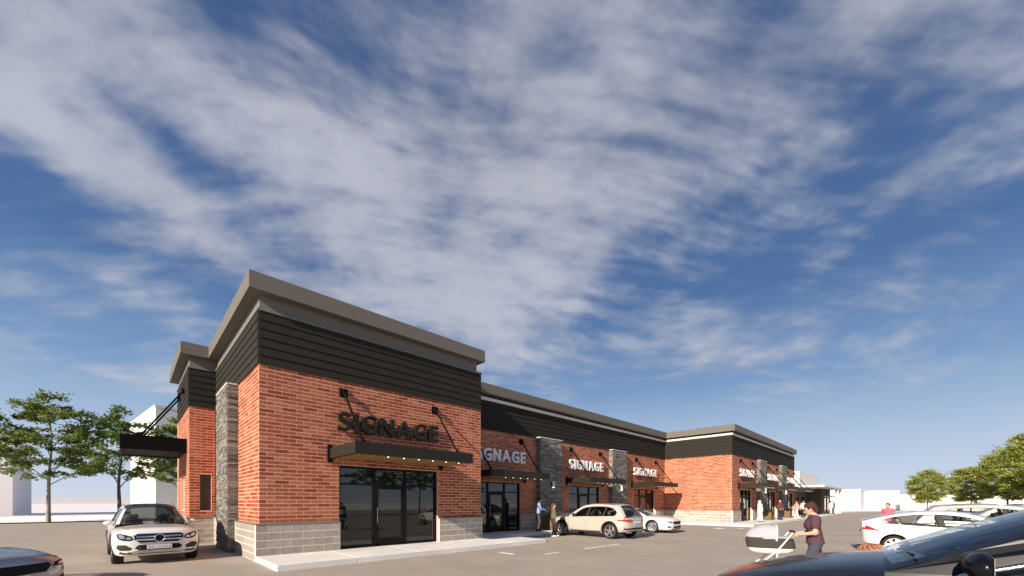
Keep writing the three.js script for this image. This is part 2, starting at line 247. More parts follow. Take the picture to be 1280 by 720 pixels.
const sh = (ops, o) => ops.map(([a, b, c, d]) => [a - o, b - o, c, d]);
facade(face(X1, Z1, 'z'), X1R - X1, { brickTop: 5.715, sideTop: 7.26, openings: sh(OP1, X1), trim0: .026, wainAt: [-.1, X1R - X1 + .02] });
facade(face(X1, ZW, 'nx'), Z1 - ZW - .003, { brickTop: 5.715, sideTop: 7.26, wainAt: [0, Z1 - ZW - .004], base: .0 });
facade(face(XW, ZW, 'z'), X1 - XW - .03, { brickTop: 5.67, sideTop: 7.24, openings: [[.36, .74, 1.36, 2.88]], trim0: .026, wainAt: [-.1, X1 - XW - .11], base: .0 });
facade(face(XW, -26, 'nx'), ZW + 26 - .003, { brickTop: 5.67, sideTop: 7.24, openings: [[1.6, 3.24, 1.35, 2.88]], wainAt: [0, ZW + 26 - .004], base: .0 });
facade(face(X1R, Z2, 'z'), XI - X1R - .03, { brickTop: 5.43, sideTop: 6.93, openings: sh(OP2, X1R), wainAt: [0, XI - X1R - .11] });
facade(face(XI, Z2, 'nx'), Z3 - Z2 - .003, { brickTop: 5.44, sideTop: 6.93, wainAt: [.11, Z3 - Z2 - .004] });
facade(face(XI, Z3, 'z'), X3R - XI, { brickTop: 5.44, sideTop: 6.93, openings: sh(OP3, XI), trim0: .026, wainAt: [-.1, X3R - XI] });
facade(face(X1R, Z1 - .026, 'x'), Z1 - Z2 - .03, { brickTop: 5.715, sideTop: 7.26, wainAt: [0, Z1 - Z2 - .15] });
part('rear_wall', [box(XW + .01, X1R, 0, 7.2, -26.3, -26.0), box(X1R, X3R, 0, 6.9, -26.3, -26.02), box(X3R - .32, X3R - .01, 0, 6.9, -26.0, Z3 - .32)], M.mortar, building);
// window openings of the drive-through end
part('window', [box(2.16 - .01, 2.56, 1.34, 2.90, ZW - .2, ZW - .1)], std(new THREE.Color(.09, .085, .082), { roughness: .35, map: grit }), building);
part('window', [box(XW + .1, XW + .2, 1.33, 2.9, -24.42, -22.74)], std(new THREE.Color(.42, .39, .33), { roughness: .35 }), building);
// cornices: flat fascia, recessed frieze, drip ledge
part('fascia', [rbox(2.42, X1R + .0, 7.72, 8.21, -20.65, -13.015, .012)], M.fascia, building);
part('fascia', [rbox(1.51, X1R - .01, 7.71, 8.195, -26.3, -20.655, .012)], M.fascia, building);
part('fascia', [rbox(X1R + .005, XI - .305, 7.215, 7.71, -26.2, Z2 + .3, .012)], M.fascia, building);
part('fascia', [rbox(XI - .3, X3R - .25, 7.215, 7.715, -26.25, Z3 + .3, .012)], M.fascia, building);
part('frieze', [box(X1 + .02, X1R - .22, 7.33, 7.725, ZW, Z1 - .02)], M.frieze, building);
part('frieze', [box(XW + .02, X1R - .22, 7.31, 7.715, -26, ZW - .02)], M.frieze, building);
part('frieze', [box(X1R, XI + .03, 7.1, 7.22, -26.0, Z2 - .03), box(XI + .03, X3R - .35, 7.1, 7.22, -26.0, Z3 - .03)], M.siding, building);
part('drip_ledge', [rbox(X1 - .045, X1R + .03, 7.262, 7.335, ZW + .045, Z1 + .045, .008)], M.frieze, building);
part('drip_ledge', [rbox(XW - .045, X1R, 7.242, 7.315, -26, ZW + .044, .008)], M.frieze, building);
part('cornice_trim', [rbox(X1R + .02, XI - .075, 6.932, 7.105, -26, Z2 + .075, .05, 4), rbox(XI - .075, X3R + .02, 6.932, 7.105, -26, Z3 + .075, .05, 4)], M.whiteTrim, building);
// rough ledge-stone piers
function pier(x0, x1, y1, z0, z1) {
  const core = part('stone_pier', box(x0 + .02, x1 - .02, 0, y1, z0 + .0, z1 - .03), std('#5b574e'), building), r = rng(Math.round(x0 * 100) + 7);
  for (const [F, len] of [[face(x0 + .02, z1 - .03, 'z'), x1 - x0 - .04], [face(x0 + .02, z0, 'nx'), z1 - z0 - .03], [face(x1 - .02, z1 - .03, 'x'), z1 - z0 - .03]]) {
    for (let y = .0; y < y1 - .02;) { const h = Math.min(.055 + r() * .055, y1 - y); for (let a = 0; a < len - .02;) { let w = .18 + r() * .42; if (len - a - w < .14) w = len - a; addPiece('ledge_stone', F, a + .002, a + w - .002, y + .002, y + h - .002, -.012, core, .55 + r() * .85); a += w; } y += h; }
  }
  part('pier_cap', rbox(x0 - .02, x1 + .02, y1, y1 + .05, z0, z1 + .02, .008), M.capStone, building);
}
pier(2.40, 2.745, 5.70, -18.43, -16.26);
pier(17.02, 19.03, 5.43, Z2, Z2 + .3); pier(24.72, 26.7, 5.43, Z2, Z2 + .3);
pier(40.3, 42.4, 5.43, Z3, Z3 + .3); pier(48.2, 50.3, 5.43, Z3, Z3 + .3);
for (const [k, S] of Object.entries(pieceSets)) {
  S.list.sort((a, b) => b.score - a.score);
  S.list.slice(0, 295).forEach(p => { const m = part(k, S.geo, S.mats[p.c], p.parent); m.applyMatrix4(p.m); });
  const by = new Map(); S.list.slice(295).forEach(p => { if (!by.has(p.parent)) by.set(p.parent, []); by.get(p.parent).push(p); });
  for (const [parent, ps] of by) { const im = new THREE.InstancedMesh(S.geo, S.white, ps.length); ps.forEach((p, i) => { im.setMatrixAt(i, p.m); im.setColorAt(i, S.colors[p.c]); }); im.name = S.stuff; im.userData.kind = 'stuff'; im.castShadow = im.receiveShadow = true; parent.add(im); }
}
// storefronts
function storefront([x0, x1, y0, y1], z, m1, m2, trans, doorMid = true) {
  const r = .14, zf = z - r, b = .05, fr = [], bar = (a, c, e, f, d = .09) => fr.push(box(a, c, e, f, zf - d / 2, zf + d / 2));
  bar(x0, x1, y1 - .07, y1); bar(x0, x1, y0 + .003, y0 + .09); bar(x0, x0 + .07, y0 + .09, y1 - .07); bar(x1 - .1, x1, y0 + .09, y1 - .07);
  const dt = trans[trans.length - 1], xs = [x0 + .07, m1, m2, x1 - .1];
  bar(m1 - .045, m1 + .045, y0 + .09, y1 - .07, .088); bar(m2 - .045, m2 + .045, y0 + .09, y1 - .07, .088);
  for (const t of trans) { bar(xs[0], m1 - .045, t - .03, t + .03, .086); bar(m1 + .045, m2 - .045, t - .03, t + .03, .086); bar(m2 + .045, xs[3], t - .03, t + .03, .086); }
  const win = part('window', fr, M.frame, building), ys = [y1 - .07, ...trans, y0 + .09];
  for (let i = 0; i < 3; i++) for (let j = 0; j < ys.length - 1; j++) {
    const a = xs[i] + (i ? .045 : 0), c = xs[i + 1] - (i < 2 ? .045 : 0), lo = ys[j + 1] + (j + 1 < ys.length - 1 ? .03 : 0), hi = ys[j] - (j ? .03 : 0);
    if (i === 1 && j === ys.length - 2) continue;
    part('pane', box(a, c, lo, hi, zf - .02, zf - .008), M.glass, win);
  }
  const dl = m1 + .05, dr = m2 - .05, db = y0 + .015, dtop = dt - .035, zz = zf + .015, door = part('door', [box(dl, dl + .11, db, dtop, zz - .025, zz + .03), box(dr - .11, dr, db, dtop, zz - .025, zz + .03), box(dl + .11, dr - .11, dtop - .12, dtop, zz - .025, zz + .029), box(dl + .11, dr - .11, db, db + .27, zz - .025, zz + .029)], M.frame, building);
  part('pane', box(dl + .11, dr - .11, db + .27, dtop - .12, zz - .012, zz), M.glass, door);
  part('handle', [rod([dl + .055, db + .8, zz + .075], [dl + .055, db + 1.35, zz + .075], .014), rod([dl + .055, db + .87, zz + .02], [dl + .055, db + .87, zz + .075], .01), rod([dl + .055, db + 1.28, zz + .02], [dl + .055, db + 1.28, zz + .075], .01)], std('#8d8f92', { metalness: .9, roughness: .3 }), door);
}
storefront(OP1[0], Z1, 6.24, 7.46, [2.59, 2.325]);
for (const o of OP2) storefront(o, Z2, o[0] + 1.12, o[0] + 2.3, [2.25]);
for (const o of OP3) storefront(o, Z3, o[0] + 1.0, o[0] + 2.1, [2.2]);

// entrance canopies hung on rods
function canopy(label, cx, w, z, y0, y1, depth, rodX, rodTop, group) {
  const t = thing('entrance_canopy', label, 'canopy', [cx, 0, z], 0, group), X = w / 2, D = depth;
  part('fascia_beam', rbox(-X, X, y0, y1, D - .08, D, .008), M.canopyMetal, t);
  for (const s of [-1, 1]) part('side_beam', rbox(s * X, s * (X - .08), y0, y1, .09, D - .081, .008), M.canopyMetal, t);
  part('rear_beam', rbox(-X + .081, X - .081, y0 + .05, y1 - .02, .03, .09, .006), M.canopyMetal, t);
  part('deck', box(-X + .081, X - .081, y1 - .06, y1 - .03, .091, D - .082), M.canopyMetal, t);
  const n = 12, bw = (w - .18) / n, r = rng(Math.round(cx * 10));
  for (let i = 0; i < n; i++) { const g = rbox(-X + .09 + i * bw + .018, -X + .09 + (i + 1) * bw - .018, y0 - .012, y0 + .018, .1 + (i % 2 ? .3 : 0), D - .1, .006); part('soffit_board', g, M.wood, t); }
  for (let i = 0; i < 6; i++) { const x = -X + w * (.26 + i * .125), g = new THREE.CylinderGeometry(.024, .024, .016, 14); g.translate(x, y0 - .02, D - .2); part('downlight', g, M.lamp, t); }
  for (const rx of rodX) {
    const a = rx - cx, foot = [a, y1 + .09, D * .74], top = [a, rodTop, .1];
    part('wall_bracket', [rbox(a - .13, a + .13, rodTop - .14, rodTop + .14, .001, .035, .006), rbox(a - .06, a + .06, rodTop - .09, rodTop + .09, .035, .17, .006)], M.black, t);
    part('support_rod', rod(foot, top, .034, 12), M.black, t);
    part('rod_clevis', [rbox(a - .045, a + .045, y1 - .01, y1 + .15, D * .74 - .05, D * .74 + .05, .006)], M.black, t);
  }
  for (const s of [-1, 1]) part('wall_plate', rbox(s * (X - .02) - .07, s * (X - .02) + .07, y0 - .12, y1 + .1, .001, .085, .006), M.black, t);
  return t;
}
const CG = 'canopies over the shop doors';
canopy('dark metal canopy with timber soffit over the door of the corner shop', 6.82, 4.3, Z1, 3.12, 3.46, 2.05, [5.13, 8.66], 5.33);
canopy('dark canopy under the white sign beside the projecting corner shop', C2[0], 4.1, Z2, 2.92, 3.23, 1.85, [C2[0] - 1.7, C2[0] + 1.72], 5.08);
canopy('dark canopy between the two rough stone piers of the recessed shops', C2[1], 4.1, Z2, 2.92, 3.23, 1.85, [C2[1] - 1.6, C2[1] + 1.72], 5.06);
canopy('dark canopy in the inner corner of the building, shadow on the brick return', C2[2], 4.1, Z2, 2.94, 3.25, 1.85, [C2[2] - 1.4, C2[2] + 1.9], 5.06);
canopy('dark canopy on the far shop wing, next to its brick corner', C3[0], 4.1, Z3, 2.92, 3.23, 1.85, [C3[0] - 1.6, C3[0] + 1.7], 5.08);
canopy('dark canopy between the two stone piers of the far shop wing', C3[1], 4.1, Z3, 2.92, 3.23, 1.85, [C3[1] - 1.6, C3[1] + 1.7], 5.04);
canopy('dark canopy at the outer end of the far shop wing', C3[2], 4.1, Z3, 2.92, 3.23, 1.85, [C3[2] - 1.6, C3[2] + 1.7], 5.0);
{ // drive-through canopy
  const t = thing('window_canopy', 'deep black metal canopy on two rods over the drive-through window', 'canopy', [XW, 0, -21.7]);
  part('fascia_beam', [rbox(-2.03, -.002, 3.82, 4.4, -.06, 0, .008)], M.black, t);
  part('fascia_beam', [rbox(-2.03, -1.97, 3.82, 4.4, -3.3, -.061, .008)], M.black, t);
  part('rear_beam', [rbox(-2.03, -.002, 3.82, 4.4, -3.36, -3.301, .008)], M.black, t);
  part('deck', [box(-1.969, -.002, 4.2, 4.3, -3.3, -.061), box(-1.969, -.002, 3.86, 3.89, -3.3, -.061)], M.black, t);
  for (const z of [-.75, -2.6]) { part('support_rod', rod([-1.45, 4.45, z], [-.06, 6.57, z], .035, 12), M.black, t); part('rod_clevis', rbox(-1.56, -1.38, 4.395, 4.58, z - .07, z + .07, .01), M.black, t); part('wall_bracket', [rbox(-.12, -.036, 6.47, 6.67, z - .1, z + .1, .008)], M.black, t); }
}
// signs: separate built-up letters
const font = await new FontLoader().loadAsync('fonts/droid/droid_sans_regular.typeface.json');
function sign(label, x0, x1, y0, y1, z, mat, group) {
  const t = thing('shop_sign', label, 'sign', [(x0 + x1) / 2, 0, z], 0, group), o = { font, size: 1, depth: .11, curveSegments: 8, bevelEnabled: true, bevelThickness: .006, bevelSize: .05, bevelSegments: 1 }, glyphs = []; let pen = 0;
  const N = new TextGeometry('N', o); N.computeBoundingBox(); const lo = N.boundingBox.min.y, cap = N.boundingBox.max.y - lo, ky = (y1 - y0) / cap;
  for (const ch of 'SIGNAGE') { const g = ch === 'I' ? (() => { const h = new THREE.BoxGeometry(cap * .22, cap, .122); h.translate(0, lo + cap / 2, .055); return h; })() : new TextGeometry(ch, o); g.computeBoundingBox(); const bb = g.boundingBox; g.translate(-bb.min.x, -lo, 0); glyphs.push([g, pen, bb.max.x - bb.min.x]); pen += bb.max.x - bb.min.x + cap * .13; }
  const kx = (x1 - x0) / (pen - cap * .13);
  for (const [g, p, w] of glyphs) {
    g.scale(kx, ky, 1); g.translate(p * kx - (x1 - x0) / 2, y0, .06); const l = part('letter', g, mat, t);
    for (const f of [.2, .8]) part('stand_off', rod([(p + .06) * kx - (x1 - x0) / 2, y0 + (y1 - y0) * f, .002], [(p + .06) * kx - (x1 - x0) / 2, y0 + (y1 - y0) * f, .07], .012, 6), M.black, l);
  }
}
sign('dark bronze SIGNAGE lettering above the corner shop canopy', 4.9, 8.75, 4.06, 4.66, Z1, M.signDark);
sign('white SIGNAGE lettering partly hidden behind the projecting corner shop', C2[0] - 1.9, C2[0] + 1.95, 3.85, 4.48, Z2, M.signWhite);
sign('white SIGNAGE lettering on brick between the recessed stone piers', C2[1] - 1.9, C2[1] + 1.95, 3.82, 4.44, Z2, M.signWhite);
sign('white SIGNAGE lettering beside the inner corner of the building', C2[2] - 1.9, C2[2] + 1.9, 3.82, 4.42, Z2, M.signWhite);
sign('white SIGNAGE lettering next to the brick corner of the far wing', C3[0] - 1.9, C3[0] + 1.9, 3.82, 4.42, Z3, M.signWhite);
sign('white SIGNAGE lettering between the stone piers of the far wing', C3[1] - 1.9, C3[1] + 1.9, 3.82, 4.42, Z3, M.signWhite);
sign('white SIGNAGE lettering at the outer end of the far wing', C3[2] - 1.8, C3[2] + 1.85, 3.82, 4.42, Z3, M.signWhite);
// wall lamps on the stone piers
function sconce(x, z, label) { const t = thing('wall_lamp', label, 'lamp', [x, 2.75, z]); part('back_plate', rbox(-.06, .06, -.12, .16, 0, .03, .006), M.black, t); part('shade', (() => { const g = new THREE.CylinderGeometry(.075, .075, .34, 18); g.translate(0, .02, .12); return g; })(), M.signWhite, t); part('bulb', (() => { const g = new THREE.SphereGeometry(.07, 16, 12); g.scale(1, .7, 1); g.translate(0, -.15, .12); return g; })(), M.lamp, t); }
sconce(18.02, Z2 + .322, 'white cylinder wall lamp on the stone pier beside the corner shop');
sconce(25.7, Z2 + .322, 'white cylinder wall lamp on the stone pier near the inner corner');
sconce(41.35, Z3 + .322, 'white wall lamp on the far wing pier next to the brick corner');
sconce(49.25, Z3 + .322, 'white wall lamp on the outermost pier of the far wing');
// ---------------------------------------------------------------- vehicles (local frame: nose +z, wheels on y = 0)
const phys = (o) => new THREE.MeshPhysicalMaterial(o);
const CM = {
  white: phys({ color: new THREE.Color(.74, .715, .69), roughness: .38, clearcoat: 1, clearcoatRoughness: .04 }),
  pearl: phys({ color: new THREE.Color(.74, .72, .69), roughness: .38, clearcoat: 1, clearcoatRoughness: .04 }),
  cream: phys({ color: new THREE.Color(.57, .525, .46), roughness: .35, metalness: .25, clearcoat: 1, clearcoatRoughness: .04 }),
  silver: phys({ color: new THREE.Color(.52, .49, .45), roughness: .35, metalness: .35, clearcoat: 1, clearcoatRoughness: .04 }),
  grey: phys({ color: new THREE.Color(.36, .355, .37), roughness: .3, metalness: .5, clearcoat: 1, clearcoatRoughness: .03 }),
  black: phys({ color: new THREE.Color(.004, .0045, .006), roughness: .25, specularIntensity: .5, clearcoat: .2, clearcoatRoughness: .02 }),
  plastic: std(new THREE.Color(.02, .02, .02), { roughness: .7 }), dark: std(new THREE.Color(.006, .006, .006), { roughness: .95 }),
  chrome: std(new THREE.Color(.75, .75, .76), { metalness: 1, roughness: .12 }), alloy: std(new THREE.Color(.55, .55, .56), { metalness: .85, roughness: .3 }), alloyWhite: std(new THREE.Color(.72, .72, .72), { metalness: .3, roughness: .3 }),
  glass: phys({ color: new THREE.Color(.84, .87, .855), roughness: .0, transmission: 1, thickness: 0, ior: 1.52 }),
  tint: phys({ color: new THREE.Color(.30, .32, .31), roughness: .0, transmission: 1, thickness: 0, ior: 1.45 }),
  red: phys({ color: new THREE.Color(.52, .012, .012), roughness: .15, clearcoat: 1, clearcoatRoughness: .03 }),
  lens: phys({ color: new THREE.Color(.55, .57, .60), roughness: .08, metalness: .7, clearcoat: 1, clearcoatRoughness: .02 }),
  tan: std(new THREE.Color(.42, .32, .22), { roughness: .85 }), seatGrey: std(new THREE.Color(.09, .085, .08), { roughness: .9 }), cabin: std(new THREE.Color(.02, .019, .018), { roughness: .9 }),
  plate: std(new THREE.Color(.75, .75, .76), { roughness: .4 }), ink: std(new THREE.Color(.25, .25, .28), { roughness: .6 }), amber: std(new THREE.Color(.5, .2, .02), { roughness: .3 }), tanHide: std(new THREE.Color(.5, .42, .34), { roughness: .8 }),
};
function curve1(keys) {           // smooth 1-D interpolation through [t, value]
  return t => { const n = keys.length; if (t <= keys[0][0]) return keys[0][1]; if (t >= keys[n - 1][0]) return keys[n - 1][1]; let i = 0; while (keys[i + 1][0] < t) i++;
    const [x0, y0] = keys[i], [x1, y1] = keys[i + 1], s = k => { if (k <= 0 || k >= n - 1) return 0; const a = (keys[k][1] - keys[k - 1][1]) / (keys[k][0] - keys[k - 1][0]), b = (keys[k + 1][1] - keys[k][1]) / (keys[k + 1][0] - keys[k][0]); return a * b <= 0 ? 0 : 2 * a * b / (a + b); };
    const m0 = i === 0 ? (y1 - y0) / (x1 - x0) : s(i), m1 = i + 1 === n - 1 ? (y1 - y0) / (x1 - x0) : s(i + 1), h = x1 - x0, u = (t - x0) / h; return (1 + 2 * u) * (1 - u) * (1 - u) * y0 + u * (1 - u) * (1 - u) * h * m0 + u * u * (3 - 2 * u) * y1 + u * u * (u - 1) * h * m1; };
}
const cols = (rows, k) => curve1(rows.map(r => [r[0], r[k]]));
// body rows: z, underside, middle height of top, shoulder height, half-width at shoulder, at the side, at the sill
const SPECS = {
  suv: { L: [-2.33, 2.33], axle: [-1.435, 1.435], wheelR: .365, track: .80, tyreW: .245, arch: .42, rows: [[-2.33, .40, 1.00, .97, .80, .90, .82], [-1.9, .30, 1.03, .99, .85, .935, .86], [-1.0, .24, 1.02, .98, .865, .94, .87], [.5, .24, .99, .965, .865, .935, .87], [1.0, .24, 1.06, .965, .84, .935, .87], [1.6, .25, 1.03, .945, .82, .94, .87], [2.05, .24, 1.0, .92, .79, .925, .85], [2.33, .27, .90, .83, .72, .88, .79]],
    endX: [.5, .62], endY: [.16, .16], profile: [[1.02, 1.045], [.62, 1.315], [.27, 1.525], [.0, 1.585], [-.5, 1.625], [-1.1, 1.605], [-1.72, 1.535], [-1.92, 1.36], [-2.16, 1.02]], ws: [0, .27], rw: [-1.76, -2.16], belt: .985, wBelt: .845, wRoof: .60, crown: .045,
    dlo: [[.80, 1.02], [.56, 1.19], [.22, 1.40], [-.15, 1.475], [-.8, 1.50], [-1.35, 1.455], [-1.62, 1.34], [-1.74, 1.20], [-1.68, 1.10], [-1.2, 1.055], [0, 1.025]], pillars: [[-.13, .055], [-1.07, .05]] },
  hatch: { L: [-2.13, 2.26], axle: [-1.275, 1.275], wheelR: .31, track: .735, tyreW: .19, arch: .355, rows: [[-2.13, .38, 1.00, .97, .70, .78, .72], [-1.8, .28, 1.03, .95, .74, .835, .78], [-1.0, .2, .97, .92, .77, .85, .80], [.4, .2, .90, .86, .79, .85, .80], [1.05, .2, .92, .84, .76, .845, .79], [1.6, .2, .85, .77, .72, .84, .78], [2.0, .2, .74, .66, .66, .80, .74], [2.26, .25, .62, .55, .58, .74, .68]],
    endX: [.30, .75], endY: [.10, .16], profile: [[1.28, .90], [.85, 1.12], [.42, 1.31], [.05, 1.395], [-.35, 1.415], [-.9, 1.375], [-1.4, 1.27], [-1.8, 1.15], [-2.06, 1.06]], ws: [0, .3], rw: [-1.25, -2.0], belt: .90, wBelt: .765, wRoof: .53, crown: .03,
    dlo: [[1.02, .905], [.75, 1.05], [.36, 1.225], [-.05, 1.30], [-.5, 1.315], [-1.0, 1.275], [-1.42, 1.185], [-1.56, 1.10], [-1.5, 1.03], [-1.2, 1.0], [-.3, .945]], pillars: [[-.26, .075], [-1.28, .06]] },
  coupe: { L: [-2.35, 2.43], axle: [-1.34, 1.38], wheelR: .345, track: .79, tyreW: .26, arch: .385, rows: [[-2.35, .42, .98, .94, .80, .90, .80], [-1.9, .28, 1.0, .95, .84, .95, .86], [-1.2, .2, .96, .93, .86, .955, .88], [.3, .18, .90, .88, .86, .94, .88], [.95, .18, .96, .86, .83, .94, .88], [1.6, .18, .94, .83, .81, .955, .88], [2.1, .17, .87, .76, .76, .93, .86], [2.43, .2, .76, .68, .70, .88, .80]],
    endX: [.35, .55], endY: [.14, .12], profile: [[.98, .94], [.55, 1.13], [.15, 1.30], [-.2, 1.36], [-.6, 1.365], [-1.1, 1.28], [-1.6, 1.11], [-1.95, .99]], ws: [0, .15], rw: [-.9, -1.95], belt: .90, wBelt: .80, wRoof: .55, crown: .03,
    dlo: [[.72, .93], [.45, 1.06], [.12, 1.20], [-.25, 1.275], [-.7, 1.27], [-1.1, 1.17], [-1.3, 1.06], [-1.2, .98], [-.4, .95]], pillars: [[-.5, .05]] },
};
SPECS.big = { ...SPECS.suv, noseDrop: .15, rows: [...SPECS.suv.rows.slice(0, 5), [1.6, .25, .985, .90, .81, .935, .87], [2.05, .24, .875, .79, .76, .91, .84], [2.33, .27, .74, .67, .68, .86, .78]], profile: [[1.06, 1.035], [.62, 1.215], [.15, 1.39], [-.2, 1.495], [-.6, 1.565], [-1.1, 1.575], [-1.72, 1.53], [-1.92, 1.36], [-2.16, 1.02]], ws: [0, -.12], dlo: [[.80, 1.01], [.50, 1.125], [.15, 1.27], [-.25, 1.395], [-.8, 1.455], [-1.35, 1.44], [-1.62, 1.34], [-1.74, 1.20], [-1.68, 1.10], [-1.2, 1.055], [0, 1.02]], pillars: [[-.3, .055], [-1.07, .05]] };
function lowerBody(S) {
  const f = [1, 2, 3, 4, 5, 6].map(k => cols(S.rows, k)), [z0, z1] = S.L, N = 64, pos = [], idx = [], K = 25;
  for (let i = 0; i <= N; i++) {
    const u = i / N, z = z0 + (z1 - z0) * (.5 - .5 * Math.cos(Math.PI * u)) * .72 + (z1 - z0) * u * .28, [yb, yt, ys, wt, wm, wb] = f.map(g => g(z));
    const end = (d, L, n) => d >= L ? 1 : Math.pow(Math.max(0, 1 - Math.pow(1 - d / L, n)), 1 / n), ex = end(z - z0, S.endX[0], 3.2) * end(z1 - z, S.endX[1], 3.0), ey = .25 + .75 * end(z - z0, S.endY[0], 2.2) * end(z1 - z, S.endY[1], 2.2), yc = (yb + ys) * .5, ym = yb + (ys - yb) * .52;
    const sy = y => yc + (y - yc) * ey, pts = [[0, yb], [wb * .7, yb], [wb * .97, yb + .02], [wb + .025, yb + .09], [wm * .99, ym - .12], [wm, ym + .03], [wm * .985, ys - .14], [wm * .5 + wt * .5 + .012, ys - .045], [wt, ys], [wt * .86, ys + (yt - ys) * .42], [wt * .55, ys + (yt - ys) * .82], [0, yt]].map(([x, y]) => new THREE.Vector3(x * ex, sy(y), z));
    const half = new THREE.CatmullRomCurve3(pts, false, 'centripetal', .5).getPoints(K - 1);
    for (let k = 0; k < K; k++) pos.push(half[k].x, half[k].y, z);
    for (let k = K - 2; k > 0; k--) pos.push(-half[k].x, half[k].y, z);
  }
  const R = 2 * K - 2;
  for (let i = 0; i < N; i++) for (let k = 0; k < R; k++) { const a = i * R + k, b = i * R + (k + 1) % R; idx.push(a, b, a + R, b, b + R, a + R); }
  for (const [row, flip] of [[0, true], [N, false]]) { const c = pos.length / 3; let y = 0; for (let k = 0; k < R; k++) y += pos[(row * R + k) * 3 + 1] / R; pos.push(0, y, row ? z1 : z0); for (let k = 0; k < R; k++) { const a = row * R + k, b = row * R + (k + 1) % R; flip ? idx.push(c, b, a) : idx.push(c, a, b); } }
  const g = new THREE.BufferGeometry(); g.setAttribute('position', new THREE.Float32BufferAttribute(pos, 3)); g.setIndex(idx); g.computeVertexNormals(); return g;
}
const VIEW = { front: [[0, 0, 1], p => [p[0], p[1], 6]], rear: [[0, 0, -1], p => [-p[0], p[1], -6]], left: [[1, 0, 0], p => [6, p[1], p[0]]], right: [[-1, 0, 0], p => [-6, p[1], p[0]]], top: [[0, 1, 0], p => [p[0], 6, p[1]]] };
const caster = new THREE.Raycaster();
// lay an outline drawn in a side view (z, y) or an end view (x, y) on a body, as a thin shell
const overlayCache = new Map();
function overlay(target, outline, view, off = .006, edge = .06, back = .02) { const key = target.uuid + JSON.stringify([outline, view, off, edge, back]); if (!overlayCache.has(key)) overlayCache.set(key, overlayMake(target, outline, view, off, edge, back)); return overlayCache.get(key); }
function overlayMake(target, outline, view, off, edge, back) {
  const flat = new THREE.ShapeGeometry(new THREE.Shape(outline.map(p => new THREE.Vector2(p[0], p[1])))); let g = new TessellateModifier(edge, 5).modify(flat); g = mergeVertices((() => { g.deleteAttribute('normal'); g.deleteAttribute('uv'); return g; })(), 1e-4);
  const [n, at] = VIEW[view], p = g.attributes.position, dir = new THREE.Vector3(...n).negate(), N = new THREE.Vector3(...n), out = []; let last = null;
  for (let i = 0; i < p.count; i++) { caster.set(new THREE.Vector3(...at([p.getX(i), p.getY(i)])), dir); const h = caster.intersectObject(target, false)[0]; const q = h ? h.point.clone() : new THREE.Vector3(...at([p.getX(i), p.getY(i)])); if (!h) { const v = last ? last : new THREE.Vector3(); if (n[0]) q.x = v.x; else if (n[2]) q.z = v.z; else q.y = v.y; } else last = q.clone(); out.push(q.addScaledVector(N, off)); }
  let ix = [...g.index.array]; const A = new THREE.Vector3(), B = new THREE.Vector3(); { const [a, b, c] = ix; A.subVectors(out[b], out[a]); B.subVectors(out[c], out[a]); if (A.cross(B).dot(N) < 0) for (let i = 0; i < ix.length; i += 3) [ix[i + 1], ix[i + 2]] = [ix[i + 2], ix[i + 1]]; }
  const edges = new Map(); for (let i = 0; i < ix.length; i += 3) for (let k = 0; k < 3; k++) { const a = ix[i + k], b = ix[i + (k + 1) % 3], r = b + '_' + a; if (edges.has(r)) edges.delete(r); else edges.set(a + '_' + b, [a, b]); }
  const pos = out.flatMap(v => [v.x, v.y, v.z]); for (const [a, b] of edges.values()) { const c = pos.length / 3, A2 = out[a].clone().addScaledVector(N, -back), B2 = out[b].clone().addScaledVector(N, -back); pos.push(...out[a].toArray(), ...out[b].toArray(), ...A2.toArray(), ...B2.toArray()); ix.push(c, c + 2, c + 1, c + 1, c + 2, c + 3); }
  const r = new THREE.BufferGeometry(); r.setAttribute('position', new THREE.Float32BufferAttribute(pos, 3)); r.setIndex(ix); r.computeVertexNormals(); return r;
}
const mir = pts => pts.map(([x, y]) => [-x, y]).reverse();
function seamLine(target, pts, view, w = .005) { const gs = []; for (let i = 0; i < pts.length - 1; i++) { const [a, b] = [pts[i], pts[i + 1]], dx = b[0] - a[0], dy = b[1] - a[1], l = Math.hypot(dx, dy), nx = -dy / l * w, ny = dx / l * w; gs.push(overlay(target, [[a[0] + nx, a[1] + ny], [a[0] - nx, a[1] - ny], [b[0] - nx, b[1] - ny], [b[0] + nx, b[1] + ny]], view, .0015, .12, .004)); } return join(gs); }
